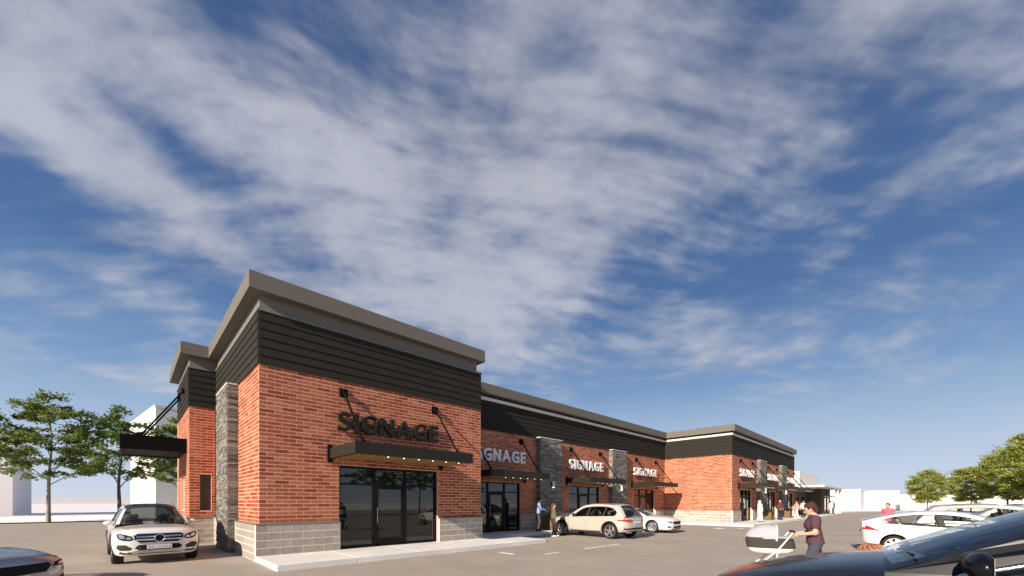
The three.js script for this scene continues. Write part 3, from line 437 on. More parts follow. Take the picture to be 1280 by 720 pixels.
function wheelParts(parent, x, y, z, S, style) {
  const R = S.wheelR, W = S.tyreW, rim = R * (style.ratio ?? .70), g0 = new THREE.Group(); g0.name = 'wheel'; g0.position.set(x, y, z); if (x < 0) g0.rotation.y = Math.PI; parent.add(g0);
  const prof = [[rim, -W * .42], [rim + .02, -W * .48], [R - .035, -W * .5], [R - .01, -W * .42], [R, -W * .28], [R, W * .28], [R - .01, W * .42], [R - .035, W * .5], [rim + .02, W * .48], [rim, W * .42]].map(([r, a]) => new THREE.Vector2(r, a)), ty = new THREE.LatheGeometry(prof, 40); ty.rotateZ(-Math.PI / 2);
  const wm = part('tyre', ty, M.rubber, g0);
  const barrel = new THREE.LatheGeometry([[rim * .2, -W * .1], [rim * .88, -W * .1], [rim * .9, W * .30], [rim * .985, W * .40], [rim, W * .43], [rim + .004, W * .38]].map(([r, a]) => new THREE.Vector2(r, a)), 40); barrel.rotateZ(-Math.PI / 2);
  part('rim', barrel, style.barrel ?? CM.plastic, g0);
  const lip = new THREE.TorusGeometry(rim * .97, .013, 8, 40); lip.rotateY(Math.PI / 2); lip.translate(W * .40, 0, 0);
  const hub = new THREE.CylinderGeometry(rim * .2, rim * .24, .05, 20); hub.rotateZ(-Math.PI / 2); hub.translate(W * .30, 0, 0); const sp = [lip, hub];
  for (let i = 0; i < style.n; i++) for (const o of style.split ? [-.15, .15] : [0]) { const s = new THREE.Shape([[rim * .12, -rim * style.w], [rim * .96, -rim * style.w * style.flare], [rim * .96, rim * style.w * style.flare], [rim * .12, rim * style.w]].map(p => new THREE.Vector2(...p))), e = new THREE.ExtrudeGeometry(s, { depth: .03, bevelEnabled: true, bevelSize: .006, bevelThickness: .006, bevelSegments: 1 }); e.rotateZ(i / style.n * Math.PI * 2 + o + .3); e.rotateY(Math.PI / 2); e.translate(W * .26, 0, 0); sp.push(e); }
  part('spokes', sp, style.mat, g0);
}
const evaluator = new Evaluator(); evaluator.attributes = ['position', 'normal']; evaluator.useGroups = true;
const bodyCache = {};
function bodyGeo(type) {
  if (bodyCache[type]) return bodyCache[type];
  const S = SPECS[type], whole = new THREE.Mesh(lowerBody(S), new THREE.MeshBasicMaterial({ side: THREE.DoubleSide })); whole.updateMatrixWorld();
  let br = new Brush(whole.geometry.clone(), CM.white); br.updateMatrixWorld();
  for (const z of S.axle) for (const s of [-1, 1]) { const c = new THREE.CylinderGeometry(S.arch, S.arch, .6, 40); c.rotateZ(Math.PI / 2); c.translate(s * (S.track - .14 + .3 - .12), S.wheelR + .02, z); const b = new Brush(c, CM.dark); b.updateMatrixWorld(); br = evaluator.evaluate(br, b, SUBTRACTION); br.updateMatrixWorld(); }
  return bodyCache[type] = { geo: br.geometry, whole, mats: br.material };
}
function sideX(S, y) { const t = (y - S.belt) / (1.5 - S.belt); return S.wBelt - (S.wBelt - S.wRoof) * (.62 * t + .25 * t * t); }
// whole car. o: paint, wheels, interior, list of extra details
function car(name, label, type, paint, pos, turn, o = {}) {
  const S = SPECS[type], t = thing(name, label, 'car', pos, turn, o.group), B = bodyGeo(type), T = B.whole; if (o.scale) t.scale.set(...o.scale);
  const body = part('body', B.geo, Array.isArray(B.mats) ? B.mats.map(m => m === CM.white ? paint : m) : paint, t);
  // wheels
  for (const z of S.axle) for (const s of [-1, 1]) wheelParts(t, s * (S.track), S.wheelR, z, S, o.wheel ?? { n: 5, w: .13, flare: .8, mat: CM.alloy });
  part('underbody', [box(-.62, .62, S.wheelR - .12, S.wheelR + .1, S.L[0] + .35, S.L[1] - .4)], CM.dark, t);
  // greenhouse: profile swept across, split into windscreen, roof and rear window
  const prof = new THREE.CatmullRomCurve3(S.profile.map(([z, y]) => new THREE.Vector3(0, y, z)), false, 'centripetal').getPoints(72), top = [], NS = 20;
  const surf = (k, s) => { const p = prof[k], w = sideX(S, p.y) + .004, lat = Math.min(1, Math.max(0, (p.y - S.belt) / .25)), e = Math.abs(s); return [s * w, p.y + S.crown * (1 - e * e) - .02 * Math.pow(e, 8) * lat, p.z + (k < 36 ? 1 : -1) * .10 * (1 - e * e) * (1 - Math.min(1, (Math.abs(k - 36) < 14 ? 1 : (50 - Math.abs(k - 36) + 0) / 36 * 0 + .0)))]; };
  const kz = z => { let b = 0; prof.forEach((p, i) => { if (Math.abs(p.z - z) < Math.abs(prof[b].z - z)) b = i; }); return b; };
  const kW = kz(S.ws[1]), kR0 = kz(S.rw[0]), kR1 = kz(S.rw[1]), n = prof.length - 1;
  const patch = (k0, k1, s0, s1, lift = 0) => { const pos = [], ix = [], ns = Math.max(2, Math.round((s1 - s0) / 2 * NS)); for (let k = k0; k <= k1; k++) for (let j = 0; j <= ns; j++) { const q = surf(k, s0 + (s1 - s0) * j / ns); pos.push(q[0], q[1] + lift, q[2]); } for (let k = 0; k < k1 - k0; k++) for (let j = 0; j < ns; j++) { const a = k * (ns + 1) + j; ix.push(a, a + 1, a + ns + 1, a + 1, a + ns + 2, a + ns + 1); } const g = new THREE.BufferGeometry(); g.setAttribute('position', new THREE.Float32BufferAttribute(pos, 3)); g.setIndex(ix.map((_, i) => ix[i - i % 3 + [0, 2, 1][i % 3]])); g.computeVertexNormals(); const nn = g.attributes.normal; if (nn.getY(Math.floor(nn.count / 2)) < 0) { g.setIndex(ix); g.computeVertexNormals(); } return g; };
  const shellOf = (g, d) => { const h = g.clone(), p = h.attributes.position, nn = h.attributes.normal; for (let i = 0; i < p.count; i++) p.setXYZ(i, p.getX(i) - nn.getX(i) * d, p.getY(i) - nn.getY(i) * d, p.getZ(i) - nn.getZ(i) * d); h.setIndex([...h.index.array].map((_, i, a) => a[i - i % 3 + [0, 2, 1][i % 3]])); h.computeVertexNormals(); return h; };
  const both = g => join([g, shellOf(g, .02)]);
  part('roof', both(patch(kW, kR0, -1, 1)), o.roof ?? paint, t);
  part('windscreen', patch(1, kW, -.90, .90, .001), o.glass ?? CM.glass, t);
  for (const s of [-1, 1]) part('front_pillar', both(patch(1, kW, s < 0 ? -1 : .90, s < 0 ? -.90 : 1)), o.pillar ?? paint, t);
  part('rear_window', patch(kR0, kR1, -.84, .84, .001), o.glass ?? CM.glass, t);
  for (const s of [-1, 1]) part('rear_pillar', both(patch(kR0, n, s < 0 ? -1 : .84, s < 0 ? -.84 : 1)), paint, t);
  if (kR1 < n) part('tailgate_panel', both(patch(kR1, n, -.84, .84)), paint, t);
  // side frames with window openings
  const beltY = S.belt - .03, outl = [[S.profile[0][0], beltY], ...prof.filter((p, i) => i % 3 === 0 || i === n).map(p => [p.z, p.y - .012]), [S.profile[S.profile.length - 1][0], beltY]].filter(p => p[1] >= beltY);
  const dense = (pts, step = .09) => { const r = []; pts.forEach((p, i) => { const q = pts[(i + 1) % pts.length], l = Math.hypot(q[0] - p[0], q[1] - p[1]), m = Math.max(1, Math.round(l / step)); for (let k = 0; k < m; k++) r.push([p[0] + (q[0] - p[0]) * k / m, p[1] + (q[1] - p[1]) * k / m]); }); return r; };
  const dl = new THREE.CatmullRomCurve3(S.dlo.map(([z, y]) => new THREE.Vector3(z, y, 0)), true, 'centripetal', .3).getPoints(70).slice(0, -1).map(p => [p.x, p.y]);
  const bend = (geo, s, off) => { const p = geo.attributes.position; for (let i = 0; i < p.count; i++) { const z = p.getX(i), y = p.getY(i), dz = p.getZ(i); p.setXYZ(i, s * (sideX(S, y) + off + dz), y, z); } geo.computeVertexNormals(); return geo; };
  const fix = (g, s) => { if (g.index) g = g.toNonIndexed(); const p = g.attributes.position; const a = new THREE.Vector3().fromBufferAttribute(p, 0), b = new THREE.Vector3().fromBufferAttribute(p, 1), c = new THREE.Vector3().fromBufferAttribute(p, 2); if (b.sub(a).cross(c.sub(a)).x * s < 0) for (let i = 0; i < p.count; i += 3) { const x = [p.getX(i + 1), p.getY(i + 1), p.getZ(i + 1)]; p.setXYZ(i + 1, p.getX(i + 2), p.getY(i + 2), p.getZ(i + 2)); p.setXYZ(i + 2, ...x); } g.computeVertexNormals(); return g; };
  for (const s of [-1, 1]) {
    const sh2 = new THREE.Shape(dense(outl).map(p => new THREE.Vector2(...p))); sh2.holes.push(new THREE.Path(dl.map(p => new THREE.Vector2(...p))));
    const fr = fix(bend(new THREE.ShapeGeometry(sh2), s, 0), s), sf = part('side_frame', join([fr, fix(bend(new THREE.ShapeGeometry(sh2), s, -.03), -s)]), paint, t);
    part('side_window', fix(bend(new TessellateModifier(.15, 4).modify(new THREE.ShapeGeometry(new THREE.Shape(dl.map(p => new THREE.Vector2(...p))))), s, -.012), s), o.glass ?? CM.glass, t);
    for (const [pz, pw] of S.pillars) { const yAt = (z, hi) => { let v = hi ? -9 : 9; dl.forEach((p, i) => { const q = dl[(i + 1) % dl.length]; if ((p[0] - z) * (q[0] - z) <= 0 && p[0] !== q[0]) { const y = p[1] + (q[1] - p[1]) * (z - p[0]) / (q[0] - p[0]); v = hi ? Math.max(v, y) : Math.min(v, y); } }); return v; }; const lean = .05, b0 = yAt(pz + lean, false), t0 = yAt(pz - lean, true); part('door_pillar', fix(bend(new TessellateModifier(.15, 3).modify(new THREE.ShapeGeometry(new THREE.Shape([[pz + lean - pw, b0 - .01], [pz + lean + pw, b0 - .01], [pz - lean + pw * .8, t0 + .01], [pz - lean - pw * .8, t0 + .01]].map(p => new THREE.Vector2(...p))))), s, -.006), s), CM.plastic, sf); }
    const ring = dl.map(p => new THREE.Vector3(s * (sideX(S, p[1]) + .003), p[1], p[0])); part('window_trim', new THREE.TubeGeometry(new THREE.CatmullRomCurve3(ring, true), 90, o.trimR ?? .009, 6, true), o.trim ?? CM.plastic, t);
    // mirror
    const mz = S.dlo[0][0] - (o.mirrorBack ?? .12), my = S.belt + .12, mx = sideX(S, my) + .13, mg = new THREE.SphereGeometry(1, 20, 14); mg.scale(.125 * (o.mirrorSize ?? 1), .075 * (o.mirrorSize ?? 1), .085 * (o.mirrorSize ?? 1)); { const p = mg.attributes.position; for (let i = 0; i < p.count; i++) if (p.getZ(i) < -.02) p.setZ(i, -.02); } mg.computeVertexNormals(); mg.translate(s * mx, my, mz);
    const mir2 = part('mirror', [mg, rbox(s * (mx - .2), s * (mx - .05), my - .06, my - .035, mz - .03, mz + .03, .01)], o.mirror ?? paint, t); part('mirror_glass', rbox(s * mx - .095, s * mx + .095, my - .05, my + .05, mz - .03, mz - .024, .002), CM.chrome, mir2);
    // doors
    const v = s > 0 ? 'left' : 'right', a0 = S.axle[0] + S.arch * .86, a1 = S.axle[1] - S.arch * 1.02, mid = S.pillars[0][0] + .02, yb = S.rows[3][1] + .12;
    part('door_seam', join([seamLine(T, [[a1, S.belt - .06], [a1 - .02, .62], [a1 - .02, yb]], v), seamLine(T, [[mid, S.belt - .05], [mid, .6], [mid + .02, yb]], v), seamLine(T, [[a0 - .22, S.belt - .03], [a0 - .1, .8], [a0 + .12, .5], [a0 + .14, yb]], v), seamLine(T, [[a0 + .14, yb], [mid, yb], [a1, yb]], v)]), CM.dark, t);
    const hs = type === 'coupe' ? [mid - .0] : [mid - .0, a0 - .02]; for (const hz of hs) { const hy = S.belt - .13; part('door_handle', overlay(T, [[hz + .06, hy - .014], [hz + .25, hy - .01], [hz + .25, hy + .012], [hz + .06, hy + .012]], v, .03, .1, .02), paint, t); }
    part('sill_trim', overlay(T, [[a0 + .1, S.rows[3][1] + .015], [a1 - .04, S.rows[3][1] + .015], [a1 - .04, S.rows[3][1] + .1], [a0 + .1, S.rows[3][1] + .1]], v, .008, .15), o.sill ?? paint, t);
    for (const z of S.axle) { const pts = []; for (let i = 0; i <= 20; i++) { const a = -.28 + i / 20 * (Math.PI + .56); const zz = z + Math.cos(a) * (S.arch + .012), yy = S.wheelR + .02 + Math.sin(a) * (S.arch + .012); caster.set(new THREE.Vector3(s * 6, yy, zz), new THREE.Vector3(-s, 0, 0)); const h = caster.intersectObject(T, false)[0]; if (h && yy > S.rows[3][1]) pts.push([h.point.x - s * .004, yy, zz]); } if (pts.length > 4) part('arch_trim', tube(pts, o.archR ?? .012, 30, 6), o.arch ?? paint, t); }
  }
  // cabin
  const iz0 = S.L[0] + (type === 'suv' || type === 'big' ? .35 : .75), iz1 = S.profile[0][0] - .05, seat = o.seat ?? CM.seatGrey, iy = S.belt + .0;
  part('cabin_floor', box(-S.wBelt + .1, S.wBelt - .1, iy - .03, iy + .005, iz0, iz1 - .45), CM.cabin, t);
  part('dashboard', (() => { const g = new THREE.CylinderGeometry(.16, .16, S.wBelt * 1.7, 16, 1); g.rotateZ(Math.PI / 2); g.scale(1, .45, 1.7); g.translate(0, iy, iz1 - .42); return g; })(), CM.cabin, t);
  for (const s of [-1, 1]) for (const [sz, hh] of type === 'coupe' ? [[-.3, .2]] : [[-.22, .26], [-1.12, .2]]) part('seat', [rbox(s * .38 - .22, s * .38 + .22, iy - .05, iy + hh * .75, sz - .14, sz, .05, 3), rbox(s * .38 - .12, s * .38 + .12, iy + hh * .78, iy + hh * 1.32, sz - .16, sz - .06, .04, 3), rod([s * .38, iy + hh * .6, sz - .1], [s * .38, iy + hh * .9, sz - .1], .015)], seat, t);
  const sw = new THREE.TorusGeometry(.17, .016, 8, 28); sw.rotateX(-.45); sw.translate(.38, iy + .05, iz1 - .72); part('steering_wheel', sw, CM.cabin, t);
  (o.details ?? (() => { }))(t, T, S, paint);
  return t;
}
function plateMarks(parent, x0, x1, y0, y1, z) { const n = 7, w = (x1 - x0) / n, gs = []; for (let i = 0; i < n; i++) if (i !== 2) gs.push(box(x0 + w * (i + .28), x0 + w * (i + .72), y0 + (y1 - y0) * .35, y0 + (y1 - y0) * .65, z, z + .003)); part('plate_marks', gs, CM.ink, parent); }
const zAt = (T, x, y, front = true) => { caster.set(new THREE.Vector3(x, y, front ? 6 : -6), new THREE.Vector3(0, 0, front ? -1 : 1)); const h = caster.intersectObject(T, false)[0]; return h ? h.point.z : (front ? 2.2 : -2.2); };
function suvDetails(t, T, S, paint) {
  const dn = S.noseDrop ?? 0, ov = (m, pts, view, ...r) => overlay(m, view === 'front' ? pts.map(([x, y]) => [x, y - dn]) : pts, view, ...r);
  // nose: twin-bar grille with round emblem, lamps, intakes, skid plate, plate
  const gr = part('grille', ov(T, [[-.40, .61], [-.50, .69], [-.52, .80], [-.45, .84], [.45, .84], [.52, .80], [.50, .69], [.40, .61]], 'front', .006), CM.dark, t);
  for (const y of [.685, .77]) part('grille_bar', ov(T, [[-.47, y - .018], [.47, y - .018], [.475, y + .018], [-.475, y + .018]], 'front', .02), CM.chrome, gr);
  part('grille_frame', join([ov(T, [[-.41, .595], [.41, .595], [.40, .612], [-.40, .612]], 'front', .016), ov(T, [[-.46, .84], [.46, .84], [.45, .856], [-.45, .856]], 'front', .016)]), CM.chrome, gr);
  const ez = zAt(T, 0, .72 - dn) + .02, em = new THREE.CylinderGeometry(.094, .094, .03, 32); em.rotateX(Math.PI / 2); em.translate(0, .722 - dn, ez); const ring = new THREE.TorusGeometry(.1, .014, 10, 36); ring.translate(0, .722 - dn, ez + .014); const e = part('emblem', em, CM.dark, t); part('emblem_ring', ring, CM.chrome, e);
  for (const s of [-1, 1]) {
    const H = pts => s > 0 ? pts : mir(pts);
    const hl = part('headlight', ov(T, H([[.52, .70], [.60, .665], [.73, .675], [.81, .72], [.85, .84], [.81, .885], [.70, .865], [.57, .79]]), 'front', .008, .05), CM.dark, t);
    part('lamp_lens', join([ov(T, H([[.56, .715], [.66, .70], [.67, .76], [.60, .762]]), 'front', .014, .05), ov(T, H([[.69, .715], [.785, .745], [.815, .83], [.70, .815]]), 'front', .014, .05)]), CM.lens, hl);
    part('running_light', ov(T, H([[.57, .79], [.70, .845], [.80, .865], [.84, .835], [.85, .85], [.81, .887], [.70, .867], [.565, .805]]), 'front', .016, .05), CM.signW ??= M.signWhite, hl);
    part('air_intake', ov(T, H([[.55, .47], [.59, .41], [.78, .41], [.85, .48], [.82, .565], [.68, .56]]), 'front', .006, .05), CM.plastic, t);
    // tail
    part('tail_light', ov(T, H([[.36, .86], [.40, .80], [.62, .79], [.80, .83], [.86, .88], [.84, .925], [.62, .93], [.42, .91]]), 'rear', .01, .05), CM.red, t);
    part('tail_light', ov(T, [[S.L[0] + .12, .83], [S.L[0] + .42, .865], [S.L[0] + .48, .89], [S.L[0] + .36, .92], [S.L[0] + .1, .925]], s > 0 ? 'left' : 'right', .012, .05), CM.red, t);
    const ex = rbox(s * .58 - .11, s * .58 + .11, .30, .36, S.L[0] + .0, S.L[0] + .2, .025, 3); part('exhaust_tip', ex, CM.chrome, t);
  }
  part('chin_trim', ov(T, [[-.80, .30], [-.78, .375], [.78, .375], [.80, .30]], 'front', .008, .08), CM.plastic, t);
  part('lower_intake', ov(T, [[-.42, .41], [-.50, .47], [-.42, .55], [.42, .55], [.50, .47], [.42, .41]], 'front', .006), CM.dark, t);
  part('skid_plate', ov(T, [[-.60, .36], [-.44, .405], [.44, .405], [.60, .36], [.50, .325], [-.50, .325]], 'front', .016), CM.alloy, t);
  const pz = zAt(T, 0, .49 - dn) + .012, pl = part('number_plate', rbox(-.26, .26, .435 - dn, .545 - dn, pz, pz + .012, .004), CM.plate, t); plateMarks(pl, -.25, .25, .44 - dn, .54 - dn, pz + .0125);
  part('rear_bumper_trim', ov(T, [[-.82, .42], [-.82, .54], [.82, .54], [.82, .42]], 'rear', .008, .08), CM.plastic, t);
  part('rear_skid', ov(T, [[-.56, .385], [-.50, .45], [.50, .45], [.56, .385]], 'rear', .02, .08), CM.alloy, t);
  const rz = zAt(T, 0, .78, false) - .012, rp = part('number_plate', rbox(-.26, .26, .73, .84, rz - .012, rz, .004), CM.plate, t);
  part('tail_strip', ov(T, [[-.36, .87], [.36, .87], [.36, .90], [-.36, .90]], 'rear', .012), CM.chrome, t);
  for (const s of [-1, 1]) part('bonnet_seam', seamLine(T, [[s * .70, 1.0], [s * .68, 1.5], [s * .58, 2.02]], 'top'), CM.dark, t);
  for (const s of [-1, 1]) part('roof_rail', tube([[s * .56, 1.555, .05], [s * .58, 1.625, -.15], [s * .58, 1.65, -.7], [s * .575, 1.615, -1.35], [s * .57, 1.545, -1.55]], .014, 30, 8), CM.chrome, t);
  for (const s of [-.35, .25]) part('wiper', tube([[s, 1.085, 1.02], [s + .2, 1.11, .98], [s + .48, 1.12, .94]], .008, 12, 6), CM.plastic, t);
}
const wheelDark = { n: 5, w: .15, flare: .75, mat: CM.alloy, barrel: CM.plastic, ratio: .70 };
const suvO = { wheel: wheelDark, sill: CM.plastic, arch: CM.plastic, archR: .024, details: suvDetails };
car('parked_suv', 'white SUV facing out of the lane under the drive-through canopy', 'suv', CM.white, [.52, 0, -16.98], .05, { ...suvO, roof: CM.black, trim: CM.chrome, seat: CM.tanHide, glass: CM.tint });
car('parked_suv', 'cream SUV parked nose in between the stone pier and coupe, tail lights showing', 'suv', CM.cream, [16.95, 0, -11.42], Math.PI - .03, { ...suvO, trim: CM.chrome, glass: CM.tint });
car('parked_suv', 'silver SUV parked beyond the white hatchback in the lot row', 'suv', CM.silver, [21.3, 0, 2.1], .0, { ...suvO, trim: CM.plastic, seat: CM.cabin });
car('parked_suv', 'pale SUV parked on the far side of the silver SUV', 'suv', CM.white, [24.6, 0, 2.4], Math.PI, { ...suvO, roof: CM.black });
car('parked_suv', 'glossy black SUV with chrome window trim, nose towards the woman with the pram', 'big', CM.black, [4.68, 0, 1.02], Math.PI, { scale: [1.2, 1.2, 1.12], mirrorBack: .12, mirrorSize: .95, ...suvO, trim: CM.chrome, trimR: .014, seat: CM.tan, pillar: CM.black });
car('parked_hatchback', 'white aerodynamic hatchback with red wedge tail lights', 'hatch', CM.pearl, [18.52, 0, .70], 0, { wheel: { n: 7, w: .10, flare: 1.9, mat: CM.alloyWhite, barrel: CM.plastic, ratio: .74 }, seat: CM.tanHide, details(t, T, S) {
  for (const s of [-1, 1]) { const H = pts => s > 0 ? pts : mir(pts);
    part('tail_light', overlay(T, H([[.34, .93], [.40, .85], [.72, .80], [.78, .95], [.70, .985], [.40, .985]]), 'rear', .01, .05), CM.red, t);
    part('tail_light', overlay(T, [[S.L[0] + .05, .82], [S.L[0] + .30, .79], [S.L[0] + .52, .76], [S.L[0] + .26, .905], [S.L[0] + .05, .965]], s > 0 ? 'left' : 'right', .012, .05), CM.red, t);
    part('headlight', overlay(T, H([[.40, .53], [.62, .55], [.74, .66], [.60, .66]]), 'front', .01, .05), CM.lens, t); }
  part('grille', overlay(T, [[-.38, .44], [-.42, .50], [.42, .50], [.38, .44]], 'front', .008), CM.dark, t);
  part('rear_glass_panel', overlay(T, [[-.5, .84], [-.5, .96], [.5, .96], [.5, .84]], 'rear', .006, .08), CM.dark, t);
  part('bumper_seam', join([seamLine(T, [[-.7, .62], [.7, .62]], 'rear')]), CM.dark, t);
  const rp = part('number_plate', rbox(-.26, .26, .68, .79, zAt(T, 0, .72, false) - .03, zAt(T, 0, .72, false) - .01, .004), CM.plate, t);
} });
const coupeDetails = (t, T, S) => {
  part('grille', overlay(T, [[-.40, .50], [-.50, .60], [-.46, .66], [.46, .66], [.50, .60], [.40, .50]], 'front', .008), CM.dark, t);
  part('lower_intake', overlay(T, [[-.48, .30], [-.44, .40], [.44, .40], [.48, .30]], 'front', .008), CM.dark, t);
  part('bumper_blade', overlay(T, [[-.62, .235], [-.55, .27], [.55, .27], [.62, .235]], 'front', .014), CM.plastic, t);
  for (const s of [-1, 1]) { const H = pts => s > 0 ? pts : mir(pts);
    const hl = part('headlight', overlay(T, H([[.53, .575], [.72, .58], [.85, .63], [.83, .675], [.60, .655]]), 'front', .01, .05), CM.dark, t); part('lamp_lens', overlay(T, H([[.62, .60], [.76, .605], [.80, .65], [.66, .64]]), 'front', .016, .05), CM.lens, hl);
    part('fog_intake', overlay(T, H([[.60, .36], [.74, .32], [.86, .33], [.80, .41]]), 'front', .008, .05), CM.dark, t);
    part('tail_light', overlay(T, H([[.45, .80], [.45, .90], [.80, .90], [.82, .82]]), 'rear', .01, .05), CM.red, t); }
  for (const s of [-1, 1]) part('bonnet_seam', seamLine(T, [[s * .66, .98], [s * .62, 1.6], [s * .5, 2.2]], 'top'), CM.dark, t);
  const pz = zAt(T, 0, .45) + .02; part('number_plate', rbox(-.15, .15, .42, .49, pz, pz + .01, .003), CM.plate, t);
};
car('parked_coupe', 'white fastback coupe with black grille parked beside the cream SUV', 'coupe', CM.pearl, [21.75, 0, -11.75], .02, { wheel: { n: 10, w: .05, flare: .9, mat: CM.alloy, barrel: CM.alloy, ratio: .76 }, details: coupeDetails });
car('parked_saloon', 'grey car with only its polished bonnet and headlight showing', 'coupe', CM.grey, [-3.0, 0, -12.0], YAW - 0.02, { wheel: { n: 10, w: .05, flare: .9, mat: CM.alloy, barrel: CM.plastic, ratio: .74 }, details: coupeDetails });
// ---------------------------------------------------------------- people (local frame: facing +z, left hand +x)
function surfaceNets(fn, lo, hi, cell) {
  const n = [0, 1, 2].map(k => Math.ceil((hi[k] - lo[k]) / cell) + 1), [nx, ny, nz] = n, val = new Float32Array(nx * ny * nz), id = new Int32Array(nx * ny * nz).fill(-1), at = (i, j, k) => i + nx * (j + ny * k);
  for (let k = 0; k < nz; k++) for (let j = 0; j < ny; j++) for (let i = 0; i < nx; i++) val[at(i, j, k)] = fn(lo[0] + i * cell, lo[1] + j * cell, lo[2] + k * cell);
  const pos = [], ix = [], E = [[0, 1], [0, 2], [0, 4], [1, 3], [1, 5], [2, 3], [2, 6], [3, 7], [4, 5], [4, 6], [5, 7], [6, 7]];
  for (let k = 0; k < nz - 1; k++) for (let j = 0; j < ny - 1; j++) for (let i = 0; i < nx - 1; i++) {
    let m = 0; const v = []; for (let c = 0; c < 8; c++) { const w = val[at(i + (c & 1), j + (c >> 1 & 1), k + (c >> 2))]; v.push(w); if (w < 0) m |= 1 << c; }
    if (m === 0 || m === 255) continue; let x = 0, y = 0, z = 0, q = 0;
    for (const [a, b] of E) if ((v[a] < 0) !== (v[b] < 0)) { const t = v[a] / (v[a] - v[b]); x += (a & 1) + ((b & 1) - (a & 1)) * t; y += (a >> 1 & 1) + ((b >> 1 & 1) - (a >> 1 & 1)) * t; z += (a >> 2) + ((b >> 2) - (a >> 2)) * t; q++; }
    id[at(i, j, k)] = pos.length / 3; pos.push(lo[0] + (i + x / q) * cell, lo[1] + (j + y / q) * cell, lo[2] + (k + z / q) * cell);
  }
  const quad = (a, b, c, d, f) => { if (a < 0 || b < 0 || c < 0 || d < 0) return; f ? ix.push(a, b, c, a, c, d) : ix.push(a, c, b, a, d, c); };
  for (let k = 1; k < nz - 1; k++) for (let j = 1; j < ny - 1; j++) for (let i = 1; i < nx - 1; i++) {
    const s = val[at(i, j, k)] < 0;
    if (s !== val[at(i + 1, j, k)] < 0) quad(id[at(i, j - 1, k - 1)], id[at(i, j, k - 1)], id[at(i, j, k)], id[at(i, j - 1, k)], s);
    if (s !== val[at(i, j + 1, k)] < 0) quad(id[at(i - 1, j, k - 1)], id[at(i - 1, j, k)], id[at(i, j, k)], id[at(i, j, k - 1)], s);
    if (s !== val[at(i, j, k + 1)] < 0) quad(id[at(i - 1, j - 1, k)], id[at(i, j - 1, k)], id[at(i, j, k)], id[at(i - 1, j, k)], s);
  }
  const g = new THREE.BufferGeometry(); g.setAttribute('position', new THREE.Float32BufferAttribute(pos, 3)); g.setIndex(ix); g.computeVertexNormals(); return g;
}
const smin = (a, b, k) => { const h = Math.max(k - Math.abs(a - b), 0) / k; return Math.min(a, b) - h * h * k * .25; };
// bone: [ax,ay,az, bx,by,bz, ra, rb, flatten in z]
function bone(A, B, ra, rb, fz = 1) { const ax = A[0], ay = A[1], az = A[2] * fz, dx = B[0] - ax, dy = B[1] - ay, dz = B[2] * fz - az, L = dx * dx + dy * dy + dz * dz || 1e-9; return (x, y, z) => { const px = x - ax, py = y - ay, pz = z * fz - az; let t = (px * dx + py * dy + pz * dz) / L; t = t < 0 ? 0 : t > 1 ? 1 : t; const qx = px - t * dx, qy = py - t * dy, qz = pz - t * dz; return (Math.sqrt(qx * qx + qy * qy + qz * qz) - (ra + (rb - ra) * t)) / (fz > 1 ? 1.15 : 1); }; }
function ball(c, r) { return (x, y, z) => { const a = (x - c[0]) / r[0], b = (y - c[1]) / r[1], d = (z - c[2]) / r[2], l = Math.sqrt(a * a + b * b + d * d); return (l - 1) * Math.min(r[0], r[1], r[2]); }; }
const blend = (fs, k) => (x, y, z) => { let d = 1e3; for (const f of fs) d = smin(d, f(x, y, z), k); return d; };
function ik(A, B, l1, l2, pole) { const a = new THREE.Vector3(...A), b = new THREE.Vector3(...B), d = b.clone().sub(a); let L = d.length(); const mx = (l1 + l2) * .999; if (L > mx) { d.multiplyScalar(mx / L); b.copy(a).add(d); L = mx; } const u = d.clone().normalize(), x = (l1 * l1 - l2 * l2 + L * L) / (2 * L), h = Math.sqrt(Math.max(0, l1 * l1 - x * x)), p = new THREE.Vector3(...pole); p.addScaledVector(u, -p.dot(u)).normalize(); return [a.clone().addScaledVector(u, x).addScaledVector(p, h).toArray(), b.toArray()]; }
const skinM = std(new THREE.Color(.50, .31, .21), { roughness: .6 }), skinDark = std(new THREE.Color(.26, .14, .085), { roughness: .6 });
const cloth = (r, g, b) => std(new THREE.Color(r, g, b), { roughness: .92, bumpMap: rough, bumpScale: .002 });
